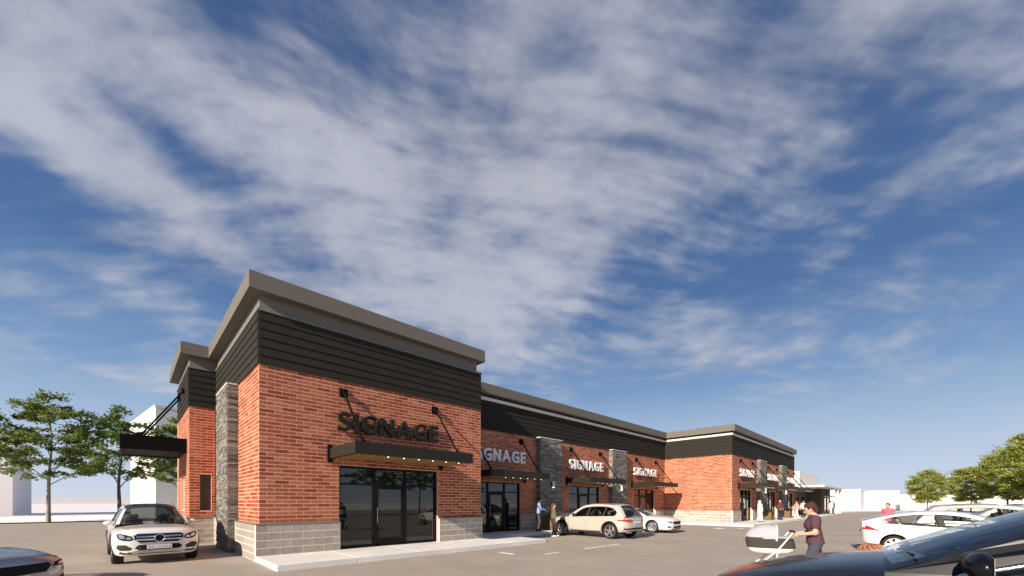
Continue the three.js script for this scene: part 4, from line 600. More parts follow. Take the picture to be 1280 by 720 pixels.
function person(label, pos, turn, o) {
  const t = thing('person', label, 'person', pos, turn, o.group), k = (o.H ?? 1.72) / 1.72, cell = o.cell ?? .0155, w = o.w ?? 1, lean = o.lean ?? 0;
  const tilt = (p) => { const y = p[1] - .93, c = Math.cos(lean), s = Math.sin(lean); return [p[0], .93 + y * c - p[2] * s, p[2] * c + y * s]; };
  const J = { pel: [0, .93, 0], waist: tilt([0, 1.08, 0]), chest: tilt([0, 1.28, .005]), neck: tilt([0, 1.46, -.01]), sl: tilt([.172 * w, 1.405, -.01]), sr: tilt([-.172 * w, 1.405, -.01]), hl: [.088, .90, 0], hr: [-.088, .90, 0] };
  const hp = o.nod ?? 0, hc = tilt([0, 1.60, .012]); hc[1] -= hp * .02; hc[2] += hp * .05;
  const HL = tilt(o.handL ?? [.24, .80, .06]), HR = tilt(o.handR ?? [-.24, .80, .06]), FL = o.footL ?? [.10, .085, 0], FR = o.footR ?? [-.10, .085, 0];
  const [eL, wL] = ik(J.sl, HL, .285, .25, o.poleL ?? [.35, -.25, -1]), [eR, wR] = ik(J.sr, HR, .285, .25, o.poleR ?? [-.35, -.25, -1]), [kL, aL] = ik(J.hl, FL, .425, .415, [.05, 0, 1]), [kR, aR] = ik(J.hr, FR, .425, .415, [-.05, 0, 1]);
  const toe = (a, d) => [a[0] + (d > 0 ? .015 : -.015), .035, a[2] + .15], heel = a => [a[0], .045, a[2] - .045];
  // head in its own frame
  const hq = new THREE.Matrix4().makeRotationX(hp * .55 + lean * .6).multiply(new THREE.Matrix4().makeRotationY(o.headTurn ?? 0)).setPosition(...hc), hinv = hq.clone().invert(), he = hinv.elements, inHead = f => (x, y, z) => f(he[0] * x + he[4] * y + he[8] * z + he[12], he[1] * x + he[5] * y + he[9] * z + he[13], he[2] * x + he[6] * y + he[10] * z + he[14]);
  const skull = blend([ball([0, .025, -.012], [.076, .095, .096]), ball([0, -.035, .018], [.06, .075, .072]), ball([0, -.085, .045], [.034, .026, .034])], .04), nose = bone([0, .012, .086], [0, -.03, .105], .009, .014), ears = blend([ball([.077, -.01, -.008], [.012, .03, .018]), ball([-.077, -.01, -.008], [.012, .03, .018])], .005), lips = ball([0, -.062, .083], [.024, .011, .012]), brow = ball([0, .03, .076], [.05, .01, .014]);
  const sockets = blend([ball([.031, .008, .095], [.016, .011, .016]), ball([-.031, .008, .095], [.016, .011, .016])], .005);
  const headF = (x, y, z) => { let d = smin(smin(smin(smin(skull(x, y, z), nose(x, y, z), .018), brow(x, y, z), .012), lips(x, y, z), .012), ears(x, y, z), .01); return Math.max(d, -sockets(x, y, z)); };
  const neckB = bone(J.neck, hc, .056, .052), arms = [bone(J.sl, eL, .052, .042), bone(eL, wL, .042, .029), bone(J.sr, eR, .052, .042), bone(eR, wR, .042, .029)], legs = [bone(J.hl, kL, .088, .060), bone(kL, aL, .058, .040), bone(J.hr, kR, .088, .060), bone(kR, aR, .058, .040)];
  const torso = [bone(J.pel, J.waist, .150 * w, .128 * w, 1.35), bone(J.waist, J.chest, .128 * w, .152 * w, 1.4), bone(tilt([.10 * w, 1.36, -.005]), tilt([-.10 * w, 1.36, -.005]), .088, .088), bone(tilt([.06, 1.42, -.01]), J.neck, .06, .055)];
  if (o.bust) torso.push(ball(tilt([.07, 1.27, .085]), [.07, .07, .06]), ball(tilt([-.07, 1.27, .085]), [.07, .07, .06]));
  const all = blend([...torso, ...arms, ...legs, neckB, bone(heel(aL), toe(aL, 1), .04, .033), bone(heel(aR), toe(aR, -1), .04, .033), bone(aL, heel(aL), .04, .04), bone(aR, heel(aR), .04, .04)], .045);
  const pts = [J.sl, J.sr, eL, eR, wL, wR, kL, kR, aL, aR, hc, toe(aL, 1), toe(aR, -1), heel(aL), heel(aR)], pad = .17, lo = [0, 1, 2].map(c => Math.min(...pts.map(p => p[c])) - pad), hi = [0, 1, 2].map(c => Math.max(...pts.map(p => p[c])) + pad); lo[1] = -.03;
  const gs = [surfaceNets(all, lo, hi, cell)], hb = .16; gs.push(surfaceNets(inHead(headF), hc.map(c => c - hb), hc.map(c => c + hb), o.cell > .016 ? .009 : .005));
  // hands: palm, four fingers, thumb
  for (const [el, wr, s] of [[eL, wL, 1], [eR, wR, -1]]) {
    const d = new THREE.Vector3(...wr).sub(new THREE.Vector3(...el)).normalize(), curl = o.curl ?? .5, side = new THREE.Vector3(s, 0, 0).addScaledVector(d, -d.x * s); if (o.palmDown) side.set(0, 0, 0).add(new THREE.Vector3(s, 0, 0)).addScaledVector(d, -d.x * s); side.normalize(); let nrm = new THREE.Vector3().crossVectors(d, side).normalize(); if (o.palmDown) { if (nrm.y > 0) nrm.negate(); } else { nrm = side.clone().negate(); side.crossVectors(nrm, d).normalize(); if (side.z < 0) side.negate(); }
    const P = (f, a, b) => new THREE.Vector3(...wr).addScaledVector(d, f).addScaledVector(side, a).addScaledVector(nrm, b).toArray(), fs = [bone(P(-.03, 0, 0), P(.02, 0, 0), .028, .026), bone(P(.02, .018, 0), P(.085, .022, .004), .019, .015), bone(P(.02, -.018, 0), P(.085, -.024, .004), .019, .014), bone(P(.03, 0, 0), P(.085, 0, 0), .018, .016)];
    const fin = []; [.031, .011, -.010, -.030].forEach((a, i) => { const L = [.038, .043, .04, .031][i], c1 = curl * .7, c2 = curl * 1.7, p0 = [.085, a, .004], p1 = [.085 + L * Math.cos(c1), a * 1.06, .004 + L * Math.sin(c1)], p2 = [p1[0] + L * .95 * Math.cos(c2), a * 1.1, p1[2] + L * .95 * Math.sin(c2)]; fin.push(bone(P(...p0), P(...p1), .0095, .0088), bone(P(...p1), P(...p2), .0088, .0075)); });
    fin.push(bone(P(.015, .028, .004), P(.05, .052, .016), .012, .0105), bone(P(.05, .052, .016), P(.078, .054, .034), .0105, .0085));
    const palm = blend(fs, .02), c = P(.06, 0, .01), hf = (x, y, z) => { let m = palm(x, y, z); for (const f of fin) m = smin(m, f(x, y, z), .006); return m; };
    gs.push(surfaceNets(hf, c.map(q => q - .13), c.map(q => q + .13), o.cell > .016 ? .007 : .0045));
  }
  const add = (n, g, m) => { g = g.clone(); g.scale(k, k, k); return part(n, g, m, t); };
  const body = add('body', join(gs), o.skin ?? skinM);
  const shell = (n, fs, kk, grow, m, clip) => { const f = blend(fs, kk), q = [0, 0, 0]; add(n, surfaceNets((x, y, z) => { let d = f(x, y, z) - grow; if (clip) d = Math.max(d, clip(x, y, z)); return d; }, lo, hi, cell), m); };
  const part01 = (A, B, f) => A.map((a, i) => a + (B[i] - a) * f);
  const sleeve = o.sleeve ?? 'long', arm = (S, E, W) => sleeve === 'long' ? [bone(S, E, .052, .045), bone(E, part01(E, W, .93), .044, .036)] : [bone(S, part01(S, E, .55), .055, .056)];
  const hem = o.hem ?? .86;
  if (o.robe) { // long loose robe and head cloth
    shell('robe', [...torso, ...arm(J.sl, eL, wL), ...arm(J.sr, eR, wR), bone(J.pel, [0, .12, (aL[2] + aR[2]) / 2], .16, .25, 1.15), bone(J.chest, J.pel, .16, .17, 1.2)], .08, .02, o.robe, (x, y, z) => Math.max(.06 - y, y - 1.44));
    const hood = blend([ball([0, .02, -.02], [.1, .12, .12]), bone([0, -.02, -.05], [0, -.2, -.05], .09, .12)], .06), sc = inHead((x, y, z) => Math.max(hood(x, y, z), -Math.max(skull(x, y, z) - .035, .055 - z)));
    add('head_scarf', surfaceNets(sc, hc.map((c, i) => c - [.2, .32, .2][i]), hc.map((c, i) => c + [.2, .17, .2][i]), .01), o.scarf ?? o.robe);
  } else {
    const hipsOut = o.flare ? [bone(J.waist, [0, hem - .02, 0], .14, .195, 1.25)] : [bone(J.waist, [0, hem, 0], .14 * w, .185 * Math.max(1, w), 1.3)];
    shell(o.coat ? 'jacket' : 'shirt', [...torso, ...hipsOut, ...arm(J.sl, eL, wL), ...arm(J.sr, eR, wR)], .05, o.coat ? .024 : .014, o.shirt, (x, y, z) => Math.max(hem - y - (z > 0 ? lean * 0 : 0), (y - (z - hc[2]) * .25) - (J.neck[1] + .025)));
    shell('trousers', [bone([.045, .93, 0], [-.045, .93, 0], .125, .125, 1.25), bone(J.hl, kL, .092, .070), bone(kL, part01(kL, aL, .95), .068, o.wide ?? .056), bone(J.hr, kR, .092, .070), bone(kR, part01(kR, aR, .95), .068, o.wide ?? .056)], .04, .012, o.pants, (x, y, z) => Math.max(y - Math.min(1.0, hem + .06), .075 - y));
  }
  for (const [a, d] of [[aL, 1], [aR, -1]]) add('shoe', surfaceNets((f => (x, y, z) => Math.max(f(x, y, z) - .012, .004 - y, y - .12))(blend([bone(heel(a), toe(a, d), .042, .036), bone(a, heel(a), .042, .042)], .03)), [a[0] - .12, -.02, a[2] - .16], [a[0] + .12, .16, a[2] + .26], .012), o.shoes ?? cloth(.02, .02, .02));
  if (o.hair && !o.robe) {
    const cap = [ball([0, .034, -.022], [.088, .104, .104])]; if (o.hair !== 'short') cap.push(bone([0, .02, -.07], [0, o.hair === 'long' ? -.20 : -.06, -.075], .07, .06)); if (o.hair === 'bun') cap.push(ball([0, .06, -.125], [.05, .05, .05]));
    const hf = blend(cap, .03), cut = (x, y, z) => { let d = hf(x, y, z) + (vnoise(x * 60, y * 18, z * 60) - .5) * .008; const facePlane = Math.max(z - .035 - Math.max(0, y - .055) * 2.2, 0) > 0 ? z - .035 - Math.max(0, y - .055) * 2.2 : -1; const low = o.hair === 'short' ? -.035 - y + Math.max(0, -z) * -.6 : (o.hair === 'long' ? -.26 - y : -.12 - y); return Math.max(d, Math.max(facePlane, low)); };
    add('hair', surfaceNets(inHead(cut), hc.map((c, i) => c - [.18, .34, .22][i]), hc.map((c, i) => c + [.18, .2, .18][i]), o.cell > .016 ? .011 : .008), o.hairM ?? cloth(.012, .009, .007));
  }
  if (!(o.cell > .016)) for (const s of [-1, 1]) { const e = new THREE.SphereGeometry(.0105, 10, 8); e.translate(s * .031, .008, .083); e.applyMatrix4(hq); e.scale(k, k, k); part('eye', e, CM.dark, body); }
  return { t, J, wL, wR, k };
}
const brownHair = cloth(.045, .018, .010), denim = cloth(.055, .06, .075), black = cloth(.014, .014, .015);
person('woman in a plum short-sleeved top pushing a pram, looking down', [9.72, 0, -1.44], -2.82, { H: 1.70, cell: .0125, bust: true, sleeve: 'short', shirt: cloth(.085, .036, .052), pants: cloth(.055, .058, .075), hair: 'mid', hairM: brownHair, nod: .75, lean: .06, handL: [.20, 1.10, .27], handR: [-.20, 1.10, .27], poleL: [.25, -.6, -1], poleR: [-.25, -.6, -1], palmDown: true, curl: .9, footL: [.09, .085, .22], footR: [-.09, .085, -.2], hem: .90 });
person('man in a light blue shirt and brown trousers looking at his phone', [15.85, .15, -14.35], 1.15, { H: 1.80, shirt: cloth(.30, .37, .62), pants: cloth(.075, .052, .036), hair: 'short', nod: .7, lean: .05, handL: [.06, 1.12, .34], handR: [-.10, 1.12, .32], curl: .8, palmDown: true, hem: .93, w: 1.08, footL: [.13, .085, .05], footR: [-.12, .085, -.04] });
{ const t = thing('mobile_phone', 'dark phone held by the man in the blue shirt', 'phone', [15.85 + .40 * Math.sin(1.15), 1.40, -14.35 + .40 * Math.cos(1.15)], 1.15); part('phone_body', rbox(-.04, .04, -.005, .005, -.078, .078, .004), CM.dark, t); part('screen', rbox(-.036, .036, .005, .0065, -.07, .07, .0005), std(new THREE.Color(.1, .12, .15), { roughness: .1 }), t).rotation.set(0, 0, 0); t.rotation.set(-.5, 1.15, 0, 'YXZ'); }
person('woman in an olive top, dark jeans and white trainers beside the cream SUV', [15.12, 0, -12.62], .95, { H: 1.66, bust: true, shirt: cloth(.12, .115, .06), pants: cloth(.04, .042, .05), shoes: cloth(.7, .68, .66), hair: 'long', hairM: cloth(.13, .03, .015), headTurn: -.2, handL: [.26, .83, .02], handR: [-.30, .86, .05], footL: [.07, .085, .12], footR: [-.09, .085, -.08], hem: .95 });
person('woman in a long white robe and pale head scarf by the far shop window', [36.6, .15, -9.0], .8, { H: 1.72, cell: .024, robe: cloth(.72, .68, .64), scarf: cloth(.6, .52, .54), handL: [.15, 1.0, .25], handR: [-.22, .85, .06] });
person('bald man in a brown jacket and dark trousers between the planters', [42.0, .15, -8.75], -.75, { H: 1.78, cell: .024, coat: true, shirt: cloth(.10, .035, .025), pants: black, handL: [.16, .95, .2], handR: [-.16, .95, .2], hem: .80, w: 1.1, shoes: black });
person('woman in a pink top and white trousers walking along the far shop front', [46.9, .15, -8.4], .9, { H: 1.68, cell: .024, shirt: cloth(.62, .32, .33), pants: cloth(.7, .68, .66), shoes: cloth(.6, .6, .6), hair: 'mid', hairM: cloth(.3, .16, .08), footL: [.08, .085, .26], footR: [-.08, .085, -.26], handL: [.22, .85, -.16], handR: [-.22, .9, .2] });
person('person in a white top and dark trousers standing past the pink-top walker', [49.9, .15, -8.35], -1.4, { H: 1.72, cell: .024, shirt: cloth(.7, .68, .66), pants: black, hair: 'short', handL: [.2, .95, .2], handR: [-.2, .95, .2] });
person('person in a beige coat seen from behind near the low dark building', [56.4, .15, -8.6], 2.4, { H: 1.74, cell: .024, coat: true, shirt: cloth(.45, .38, .30), pants: black, hair: 'short', hem: .72 });
person('person in white shirt and trousers at the corner column of the low building', [66.3, .15, -8.2], 1.2, { H: 1.75, cell: .026, shirt: cloth(.72, .7, .68), pants: cloth(.6, .58, .55), hair: 'short', footL: [.08, .085, .2], footR: [-.08, .085, -.2] });
person('person in grey clothes at the pavement end past the low building', [68.2, .15, -8.15], 1.4, { H: 1.72, cell: .026, shirt: cloth(.14, .15, .17), pants: cloth(.09, .1, .12), hair: 'short', footL: [.08, .085, .2], footR: [-.08, .085, -.2] });
person('person in a bright pink shirt behind the white hatchback', [25.1, 0, -1.03], -1.9, { H: 1.66, shirt: cloth(.75, .12, .17), pants: black, hair: 'short', sleeve: 'short', w: 1.05, footL: [.09, .085, .15], footR: [-.09, .085, -.15] });

// pram pushed by the woman
{
  const t = thing('pram', 'white pram with a lilac hood and dark fabric band', 'pram', [9.475, 0, -2.15], -2.82), lilac = std(new THREE.Color(.40, .38, .42), { roughness: .85, side: THREE.DoubleSide }), ivory = std(new THREE.Color(.76, .73, .68), { roughness: .35 }), darkF = std(new THREE.Color(.045, .042, .034), { roughness: .9 });
  // carrycot: hull below, fabric band above
  const loft = (rows, seg = 36) => { const pos = [], ix = []; rows.forEach(([y, x, z0, z1]) => { for (let i = 0; i < seg; i++) { const a = i / seg * Math.PI * 2, c = Math.cos(a), s = Math.sin(a), p = .72; pos.push(x * Math.sign(c) * Math.abs(c) ** p, y, (z0 + z1) / 2 + (z1 - z0) / 2 * Math.sign(s) * Math.abs(s) ** p); } }); for (let r = 0; r < rows.length - 1; r++) for (let i = 0; i < seg; i++) { const a = r * seg + i, b = r * seg + (i + 1) % seg; ix.push(a, a + seg, b, b, a + seg, b + seg); } const g = new THREE.BufferGeometry(); g.setAttribute('position', new THREE.Float32BufferAttribute(pos, 3)); g.setIndex(ix); g.computeVertexNormals(); return g; };
  part('carrycot_hull', join([loft([[.645, .02, -.02, .02], [.65, .13, -.26, .26], [.68, .19, -.36, .35], [.73, .215, -.41, .39], [.775, .225, -.43, .41]])]), ivory, t);
  part('fabric_band', loft([[.775, .222, -.425, .405], [.80, .228, -.435, .415], [.88, .232, -.42, .43], [.95, .232, -.40, .435], [.99, .228, -.38, .43]]), darkF, t);
  const hood = new THREE.SphereGeometry(1, 40, 24, 0, Math.PI * 2, 0, Math.PI / 2); { const p = hood.attributes.position; const keep = []; hood.rotateX(0); for (let i = 0; i < p.count; i++) { let x = p.getX(i), y = p.getY(i), z = p.getZ(i); const rib = 1 + .012 * Math.cos(Math.atan2(y, z) * 9); z = z < -.28 ? -.28 - (z + .28) * .02 : z; p.setXYZ(i, x * .236 * rib, .965 + y * .275 * rib, .02 + z * .42); } hood.computeVertexNormals(); }
  part('hood', hood, lilac, t);
  part('hood_rim', tube([[.238, .93, -.09], [.238, 1.06, -.10], [.19, 1.19, -.10], [.0, 1.242, -.10], [-.19, 1.19, -.10], [-.238, 1.06, -.10], [-.238, .93, -.09]], .018, 40, 8), ivory, t);
  part('apron', loft([[.985, .23, -.40, -.02], [1.005, .222, -.39, -.03], [1.015, .1, -.3, -.1], [1.016, .01, -.21, -.19]]), lilac, t);
  for (const s of [-1, 1]) {
    part('frame_bar', tube([[s * .25, .30, .36], [s * .25, .62, .02], [s * .25, .74, -.10], [s * .25, .96, -.26], [s * .24, 1.10, -.36]], .017, 30, 8), ivory, t); part('frame_bar', tube([[s * .25, .22, -.42], [s * .25, .48, -.12], [s * .25, .74, -.10]], .016, 20, 8), ivory, t);
    part('hinge', (() => { const g = new THREE.CylinderGeometry(.045, .045, .04, 18); g.rotateZ(Math.PI / 2); g.translate(s * .262, .735, -.12); return g; })(), ivory, t);
    for (const [z, r] of [[.40, .13], [-.42, .16]]) { const w = new THREE.Group(); w.name = 'wheel'; w.position.set(s * .27, r, z); t.add(w); const ty = new THREE.TorusGeometry(r - .02, .02, 10, 32); ty.rotateY(Math.PI / 2); part('tyre', ty, M.rubber, w); const sp = []; for (let i = 0; i < 6; i++) sp.push(rod([0, 0, 0], [0, Math.sin(i * 1.047) * (r - .03), Math.cos(i * 1.047) * (r - .03)], .008, 6)); part('rim', sp, CM.alloy, w); }
  }
  part('handle', tube([[-.24, 1.10, -.36], [-.2, 1.115, -.385], [0, 1.12, -.39], [.2, 1.115, -.385], [.24, 1.10, -.36]], .019, 24, 8), CM.plastic, t);
  part('axle', [rod([-.27, .16, -.42], [.27, .16, -.42], .012), rod([-.27, .13, .40], [.27, .13, .40], .012)], CM.alloy, t);
}
// planters with hostas
function planter(x, z, label, plantLabel, seed) {
  const t = thing('planter', label, 'planter', [x, .15, z], 0, null), w = .95, d = .5, h = .72, rr = rng(seed);
  delete t.userData.group; const wd = std(new THREE.Color(.36, .25, .13), { map: woodMap, roughness: .8 });
  for (let i = 0; i < 5; i++) { const y0 = .02 + i * (h / 5), y1 = y0 + h / 5 - .012; for (const s of [-1, 1]) { part('board', rbox(-w / 2, w / 2, y0, y1, s * d / 2, s * (d / 2 - .025), .004), wd, t); part('board', rbox(s * (w / 2 - .002), s * (w / 2 - .027), y0, y1, -d / 2 + .026, d / 2 - .026, .004), wd, t); } }
  for (const sx of [-1, 1]) for (const sz of [-1, 1]) part('corner_post', rbox(sx * (w / 2 - .03), sx * (w / 2 - .075), 0, h, sz * (d / 2 - .027), sz * (d / 2 - .07), .004), wd, t);
  part('soil', box(-w / 2 + .03, w / 2 - .03, h - .12, h - .08, -d / 2 + .03, d / 2 - .03), std(new THREE.Color(.03, .02, .012)), t);
  const pl = thing('plant', plantLabel, 'plant', [x, .15 + h - .09, z]), mats = [std(new THREE.Color(.14, .25, .20), { roughness: .5, side: THREE.DoubleSide }), std(new THREE.Color(.08, .17, .11), { roughness: .5, side: THREE.DoubleSide }), std(new THREE.Color(.26, .36, .32), { roughness: .5, side: THREE.DoubleSide })];
  for (let i = 0; i < 80; i++) {
    const a = rr() * 6.283, r0 = rr() * .12, len = .22 + rr() * .22, wd2 = .07 + rr() * .06, up = .35 + rr() * 1.0, pos = [], ix = [], bx = (rr() - .5) * .6, bz = (rr() - .5) * .22, n = 6;
    for (let k = 0; k <= n; k++) { const f = k / n, out = r0 + len * f, y = up * len * (1.5 * f - 1.05 * f * f) + .02, hw = wd2 * Math.sin(Math.PI * Math.min(1, f * .9 + .08)) ** .8; for (const s of [-1, 0, 1]) pos.push(bx + Math.cos(a) * out - Math.sin(a) * hw * s, y + Math.abs(s) * .018, bz + Math.sin(a) * out + Math.cos(a) * hw * s); if (k < n) { const b = k * 3; ix.push(b, b + 1, b + 3, b + 1, b + 4, b + 3, b + 1, b + 2, b + 4, b + 2, b + 5, b + 4); } }
    const g = new THREE.BufferGeometry(); g.setAttribute('position', new THREE.Float32BufferAttribute(pos, 3)); g.setIndex(ix); g.computeVertexNormals(); part('leaf', g, mats[Math.floor(rr() * 3)], pl);
  }
}
planter(17.35, -14.45, 'wooden planter box behind the woman in the olive top', 'blue green leafy plant in the planter behind the olive top woman', 5);
planter(40.75, -9.3, 'wooden planter box beside the robed woman, against the stone pier', 'leafy plant in the planter next to the far wing brick corner', 6);
planter(48.0, -9.3, 'wooden planter box past the bald man, against the outer pier', 'leafy plant in the planter past the bald man', 8);
{ // low woven basket on the asphalt behind the black bonnet
  const t = thing('basket', 'low brown woven basket by the rear of the white hatchback', 'basket', [15.84, 0, -.99]), wk = std(new THREE.Color(.24, .085, .04), { roughness: .8 }), wk2 = std(new THREE.Color(.42, .20, .11), { roughness: .8 }), rAt = f => .355 * Math.sqrt(Math.max(0, 1 - Math.pow(Math.abs(f - .32) / .72, 2.4)));
  const pts = []; for (let i = 0; i <= 16; i++) { const f = i / 16; pts.push(new THREE.Vector2(Math.max(.001, rAt(f) - .012), f * .47)); } part('shell', new THREE.LatheGeometry(pts, 40), wk, t);
  for (let k = 0; k < 26; k++) { const a0 = k / 26 * 6.283, p = []; for (let i = 0; i <= 14; i++) { const f = .02 + i / 14 * .96, a = a0 + f * 1.3; p.push([Math.cos(a) * rAt(f), f * .47, Math.sin(a) * rAt(f)]); } part('strand', tube(p, .017, 22, 5), k % 2 ? wk2 : wk, t); }
}
// ---------------------------------------------------------------- trees
function treeGeo(seed, { H, base, rx, ry, leaves, leaf, clumps, trunk = .16, droop = .1, limbShare = .5, egg = false }) {
  const r = rng(seed), wood = [], cen = [], L = (H - base), cy = base + L * .5;
  const tp = []; for (let i = 0; i <= 8; i++) { const f = i / 8; tp.push([(vnoise(f * 3, seed) - .5) * .5 * f, f * H * .86, (vnoise(f * 3, seed + 50) - .5) * .5 * f]); }
  const lead = new THREE.CatmullRomCurve3(tp.map(p => new THREE.Vector3(...p)));
  const taper = (curve, r0, r1, n, m) => { const pos = [], ix = []; const F = curve.computeFrenetFrames(n); for (let i = 0; i <= n; i++) { const p = curve.getPointAt(i / n), rad = r0 + (r1 - r0) * Math.pow(i / n, .8); for (let j = 0; j < m; j++) { const a = j / m * 6.283; const q = p.clone().addScaledVector(F.normals[i], Math.cos(a) * rad).addScaledVector(F.binormals[i], Math.sin(a) * rad); pos.push(q.x, q.y, q.z); } if (i < n) for (let j = 0; j < m; j++) { const a = i * m + j, b = i * m + (j + 1) % m; ix.push(a, b, a + m, b, b + m, a + m); } } const g = new THREE.BufferGeometry(); g.setAttribute('position', new THREE.Float32BufferAttribute(pos, 3)); g.setIndex(ix); g.computeVertexNormals(); return g; };
  wood.push(taper(lead, trunk, .025, 16, 9));
  const limbs = 15; for (let i = 0; i < limbs; i++) {
    const f = base * .8 / H + (i / limbs) * (.84 - base * .8 / H), s = lead.getPointAt(Math.min(.98, f / .86)), a = i * 2.4 + r() * .8, e = Math.sin(Math.PI * clamp((s.y - base * .75) / (H - base * .75), .12, .95)), len = rx * (egg ? .95 * Math.pow(clamp(1.05 - (s.y - base * .8) / (H - base * .8), .1, 1), .7) : .55 + .5 * e) * (.75 + r() * .35), end = s.clone().add(new THREE.Vector3(Math.cos(a) * len, len * (.45 - droop) + r() * .5, Math.sin(a) * len)), mid = s.clone().lerp(end, .5).add(new THREE.Vector3((r() - .5) * .3, .22 * len * .5, (r() - .5) * .3));
    const c = new THREE.CatmullRomCurve3([s, mid, end]); wood.push(taper(c, trunk * .34 * (1 - f * .5), .012, 8, 5)); for (const q of [.45, .65, .82, 1]) { const p = c.getPointAt(q); cen.push([p, .45 + .5 * r()]); if (r() < .75) { const e2 = p.clone().add(new THREE.Vector3((r() - .5) * 1.5, r() * .8 - .1, (r() - .5) * 1.5)); wood.push(taper(new THREE.CatmullRomCurve3([p, p.clone().lerp(e2, .5).add(new THREE.Vector3(0, .08, 0)), e2]), .02, .006, 4, 4)); cen.push([e2, .4 + .5 * r()]); } }
  }
  for (let i = 0; i < clumps; i++) { const u = r() * 2 - 1, a = r() * 6.283, rad = Math.cbrt(.25 + .75 * r()), q = Math.sqrt(1 - u * u); if (egg) { const f = Math.pow((u + 1) / 2, 1.25), rr = rx * Math.pow(1.02 - f, .62) * Math.sqrt(.15 + .85 * r()); cen.push([new THREE.Vector3(Math.cos(a) * rr, base + .3 + f * (L - .3), Math.sin(a) * rr), .4 + .55 * r()]); } else cen.push([new THREE.Vector3(Math.cos(a) * q * rx * rad, cy + u * L * .5 * rad, Math.sin(a) * q * rx * rad), .45 + .6 * r()]); }
  const pos = [], nor = [], ix = [], X = new THREE.Vector3(), Y = new THREE.Vector3(), N = new THREE.Vector3();
  for (let i = 0; i < leaves; i++) {
    const nl = cen.length - clumps, [p, s] = r() < limbShare ? cen[Math.floor(r() * nl)] : cen[nl + Math.floor(r() * clumps)], g3 = () => (r() + r() + r() - 1.5) * .8, q = p.clone().add(new THREE.Vector3(g3() * s * ry, g3() * s * .5, g3() * s * ry)); if (q.y < base * .85) q.y = base * .85 + r() * .4;
    X.set(r() - .5, (r() - .5) * .7, r() - .5).normalize(); N.set((r() - .5) * 1.1, .4 + r(), (r() - .5) * 1.1).normalize(); Y.crossVectors(N, X).normalize(); N.crossVectors(X, Y); const sz = leaf * (.6 + r() * .8), b = pos.length / 3;
    for (const [u, v, w] of [[-.5, 0, 0], [0, -.3, -.08], [.5, 0, 0], [0, .3, -.08]]) { pos.push(q.x + (X.x * u + Y.x * v + N.x * w) * sz, q.y + (X.y * u + Y.y * v + N.y * w) * sz, q.z + (X.z * u + Y.z * v + N.z * w) * sz); nor.push(N.x, N.y, N.z);  }
    ix.push(b, b + 1, b + 3, b + 1, b + 2, b + 3);
  }
  const lf = new THREE.BufferGeometry(); lf.setAttribute('position', new THREE.Float32BufferAttribute(pos, 3)); lf.setAttribute('normal', new THREE.Float32BufferAttribute(nor, 3)); lf.setIndex(ix);
  return { wood: join(wood), lf };
}
const leafOf = (r, g, b) => new THREE.MeshPhysicalMaterial({ color: new THREE.Color(r, g, b), roughness: .75, transmission: .5, thickness: 0, side: THREE.DoubleSide, specularIntensity: .4 });
const leafM = { airy: leafOf(.22, .28, .055), airy2: leafOf(.19, .27, .06), full: leafOf(.43, .46, .10), full2: leafOf(.44, .475, .10) };
const barkPale = std(new THREE.Color(.34, .31, .25), { roughness: .95, bumpMap: rough, bumpScale: .02 }), barkDark = std(new THREE.Color(.12, .10, .07), { roughness: .95, bumpMap: rough, bumpScale: .02 });
const TREE = {
  airy: treeGeo(3, { H: 10.9, base: 3.9, rx: 4.3, ry: .85, leaves: 9500, leaf: .26, clumps: 46, limbShare: .55, egg: true, trunk: .17 }),
  airy2: treeGeo(19, { H: 10.6, base: 3.7, rx: 4.6, ry: .85, leaves: 9500, leaf: .26, clumps: 46, limbShare: .55, egg: true, trunk: .18 }),
  full: treeGeo(31, { H: 10, base: 1.9, rx: 3.3, ry: 1.15, leaves: 24000, leaf: .30, clumps: 190, limbShare: .06, trunk: .15 }),
  full2: treeGeo(43, { H: 10.5, base: 1.9, rx: 3.6, ry: 1.15, leaves: 24000, leaf: .30, clumps: 190, limbShare: .06, trunk: .15 }),
};
function tree(kind, bark, x, z, s, turn, label, group) { const t = thing('tree', label, 'tree', [x, 0, z], turn, group); t.scale.setScalar(s); part('trunk', TREE[kind].wood, bark, t); part('crown', TREE[kind].lf, leafM[kind], t); }
tree('airy', barkPale, -4.77, -50.8, 1, .4, 'airy green tree with a pale trunk at the asphalt edge');
tree('airy2', barkDark, -.55, -51.0, 1, 1.3, 'airy green tree with a dark trunk behind the drive-through canopy');
tree('airy2', barkPale, -9.3, -51.4, .98, 3.0, 'green tree next to the pale-trunked tree, towards the blue-sided building');
tree('airy', barkDark, 4.0, -52.5, .95, 4.4, 'green tree mostly hidden by the end of the brick shops');
const RG = 'trees at the far end of the lot';
[[104.5, .9, .76, 'full', 'small round green tree standing nearest the road sign'], [106, 6.2, .76, 'full2', 'round green tree second from the road sign'], [98, 9.5, 1.0, 'full', 'large green tree third from the road sign'], [84, 10.5, 1.02, 'full2', 'broad bright green tree beside the large green tree'], [76, 13.2, 1.05, 'full', 'bright green tree overlapping the broad one']].forEach(([x, z, s, k, l], i) => tree(k, barkDark, x, z, s, i * 1.7, l));
for (const [i, [x, z]] of [[15, 27], [24, 25], [33, 28], [43, 26]].entries()) tree(i % 2 ? 'airy' : 'airy2', barkDark, x, z, .95, i * 2.1, 'green tree across the lot, mirrored in the shop glass', 'trees across the lot behind the viewer');
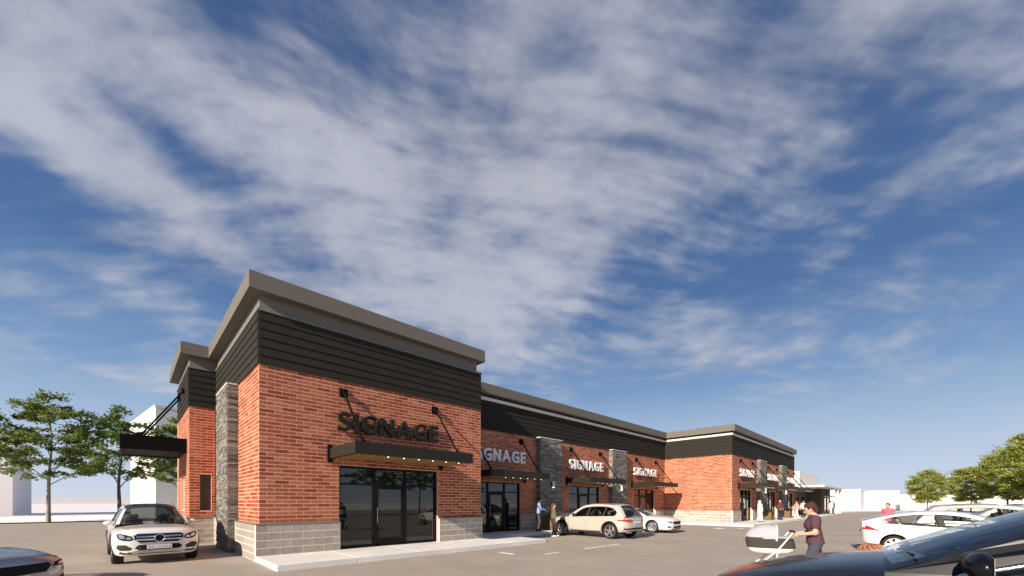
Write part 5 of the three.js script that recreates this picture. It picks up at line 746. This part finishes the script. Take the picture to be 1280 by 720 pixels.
// ---------------------------------------------------------------- background buildings
function whiteBox(label, x, z, w, d, h, turn, mats = {}) {
  const t = thing('background_building', label, 'building', [x, 0, z], turn);
  part('wall', rbox(-w / 2, w / 2, -.1, h - .3, -d / 2, d / 2, .03), mats.wall ?? M.whiteBuilding, t);
  part('parapet', [box(-w / 2 - .04, w / 2 + .04, h - .3, h, -d / 2 - .04, -d / 2 + .3), box(-w / 2 - .04, w / 2 + .04, h - .3, h, d / 2 - .3, d / 2 + .04), box(-w / 2 - .04, -w / 2 + .3, h - .3, h, -d / 2 + .3, d / 2 - .3), box(w / 2 - .3, w / 2 + .04, h - .3, h, -d / 2 + .3, d / 2 - .3)], mats.wall ?? M.whiteBuilding, t);
  part('roof', box(-w / 2 + .3, w / 2 - .3, h - .32, h - .26, -d / 2 + .3, d / 2 - .3), M.roof, t); return t;
}
whiteBox('tall plain white block behind the drive-through canopy', 8.2, -68, 14, 16, 12.6, .12);
whiteBox('white block with a blue side wall beyond the airy trees', -17.4, -89, 13.4, 14, 10, 0);
whiteBox('plain white low block nearest the far shop wing', 113, -13.5, 12, 10.2, 4.4, 0);
whiteBox('plain white low block second from the far shop wing', 122, -7.6, 12, 9.2, 4.2, 0);
whiteBox('plain white low block third from the far shop wing', 130, -1.5, 12, 8.2, 3.5, 0);
whiteBox('long plain white block behind the round trees', 140, 14, 10, 26, 3.4, 0);
{ // low neighbour past the far wing
  const t = thing('low_shop_building', 'low dark-walled building with a flat white roof slab on thin columns', 'building', [63, 0, -10.4]), brown = std(new THREE.Color(.075, .06, .042), { roughness: .9, bumpMap: rough, bumpScale: .01 });
  part('wall', [box(-6.6, .9, 0, 3.45, -14, 0), box(.9, 7.9, 0, 3.45, -14, 1.6)], brown, t); part('roof_slab', rbox(-6.6, 8.4, 3.46, 3.68, -14, 2.9, .02), M.whiteTrim, t); part('parapet', rbox(-6.6, 5.6, 3.69, 5.35, -13.8, .6, .03), M.whiteTrim, t);
  for (const x of [4.5, 7.9]) part('column', rbox(x - .12, x + .12, .15, 3.455, 2.56, 2.8, .01), M.whiteTrim, t);
  part('door_canopy', rbox(2.6, 7.9, 2.42, 2.56, 1.61, 2.5, .01), M.whiteTrim, t);
  for (const x of [-4.6, -1.2, 3.2, 5.6]) { const z = x > 1 ? 1.6 : 0, w = part('window', box(x - .6, x + .6, .3, 2.35, z + .005, z + .05), M.frame, t); part('pane', box(x - .52, x + .52, .38, 2.27, z + .052, z + .06), M.glass, w); }
}
{ const t = thing('road_sign', 'small round red and white road sign on a post at the lot edge', 'sign', [88, 0, -.75], -.75 + Math.PI); part('post', rod([0, 0, 0], [0, 2.75, 0], .035), CM.alloy, t); const d = (r, z0, z1) => { const g = new THREE.CylinderGeometry(r, r, z1 - z0, 32); g.rotateX(Math.PI / 2); g.translate(0, 2.55, (z0 + z1) / 2); return g; }; const f = part('sign_face', d(.42, -.07, -.04), std(new THREE.Color(.6, .12, .06)), t); part('sign_centre', d(.27, -.078, -.069), std(new THREE.Color(.75, .72, .68)), t); }
shadows(scene);
renderer.render(scene, camera);
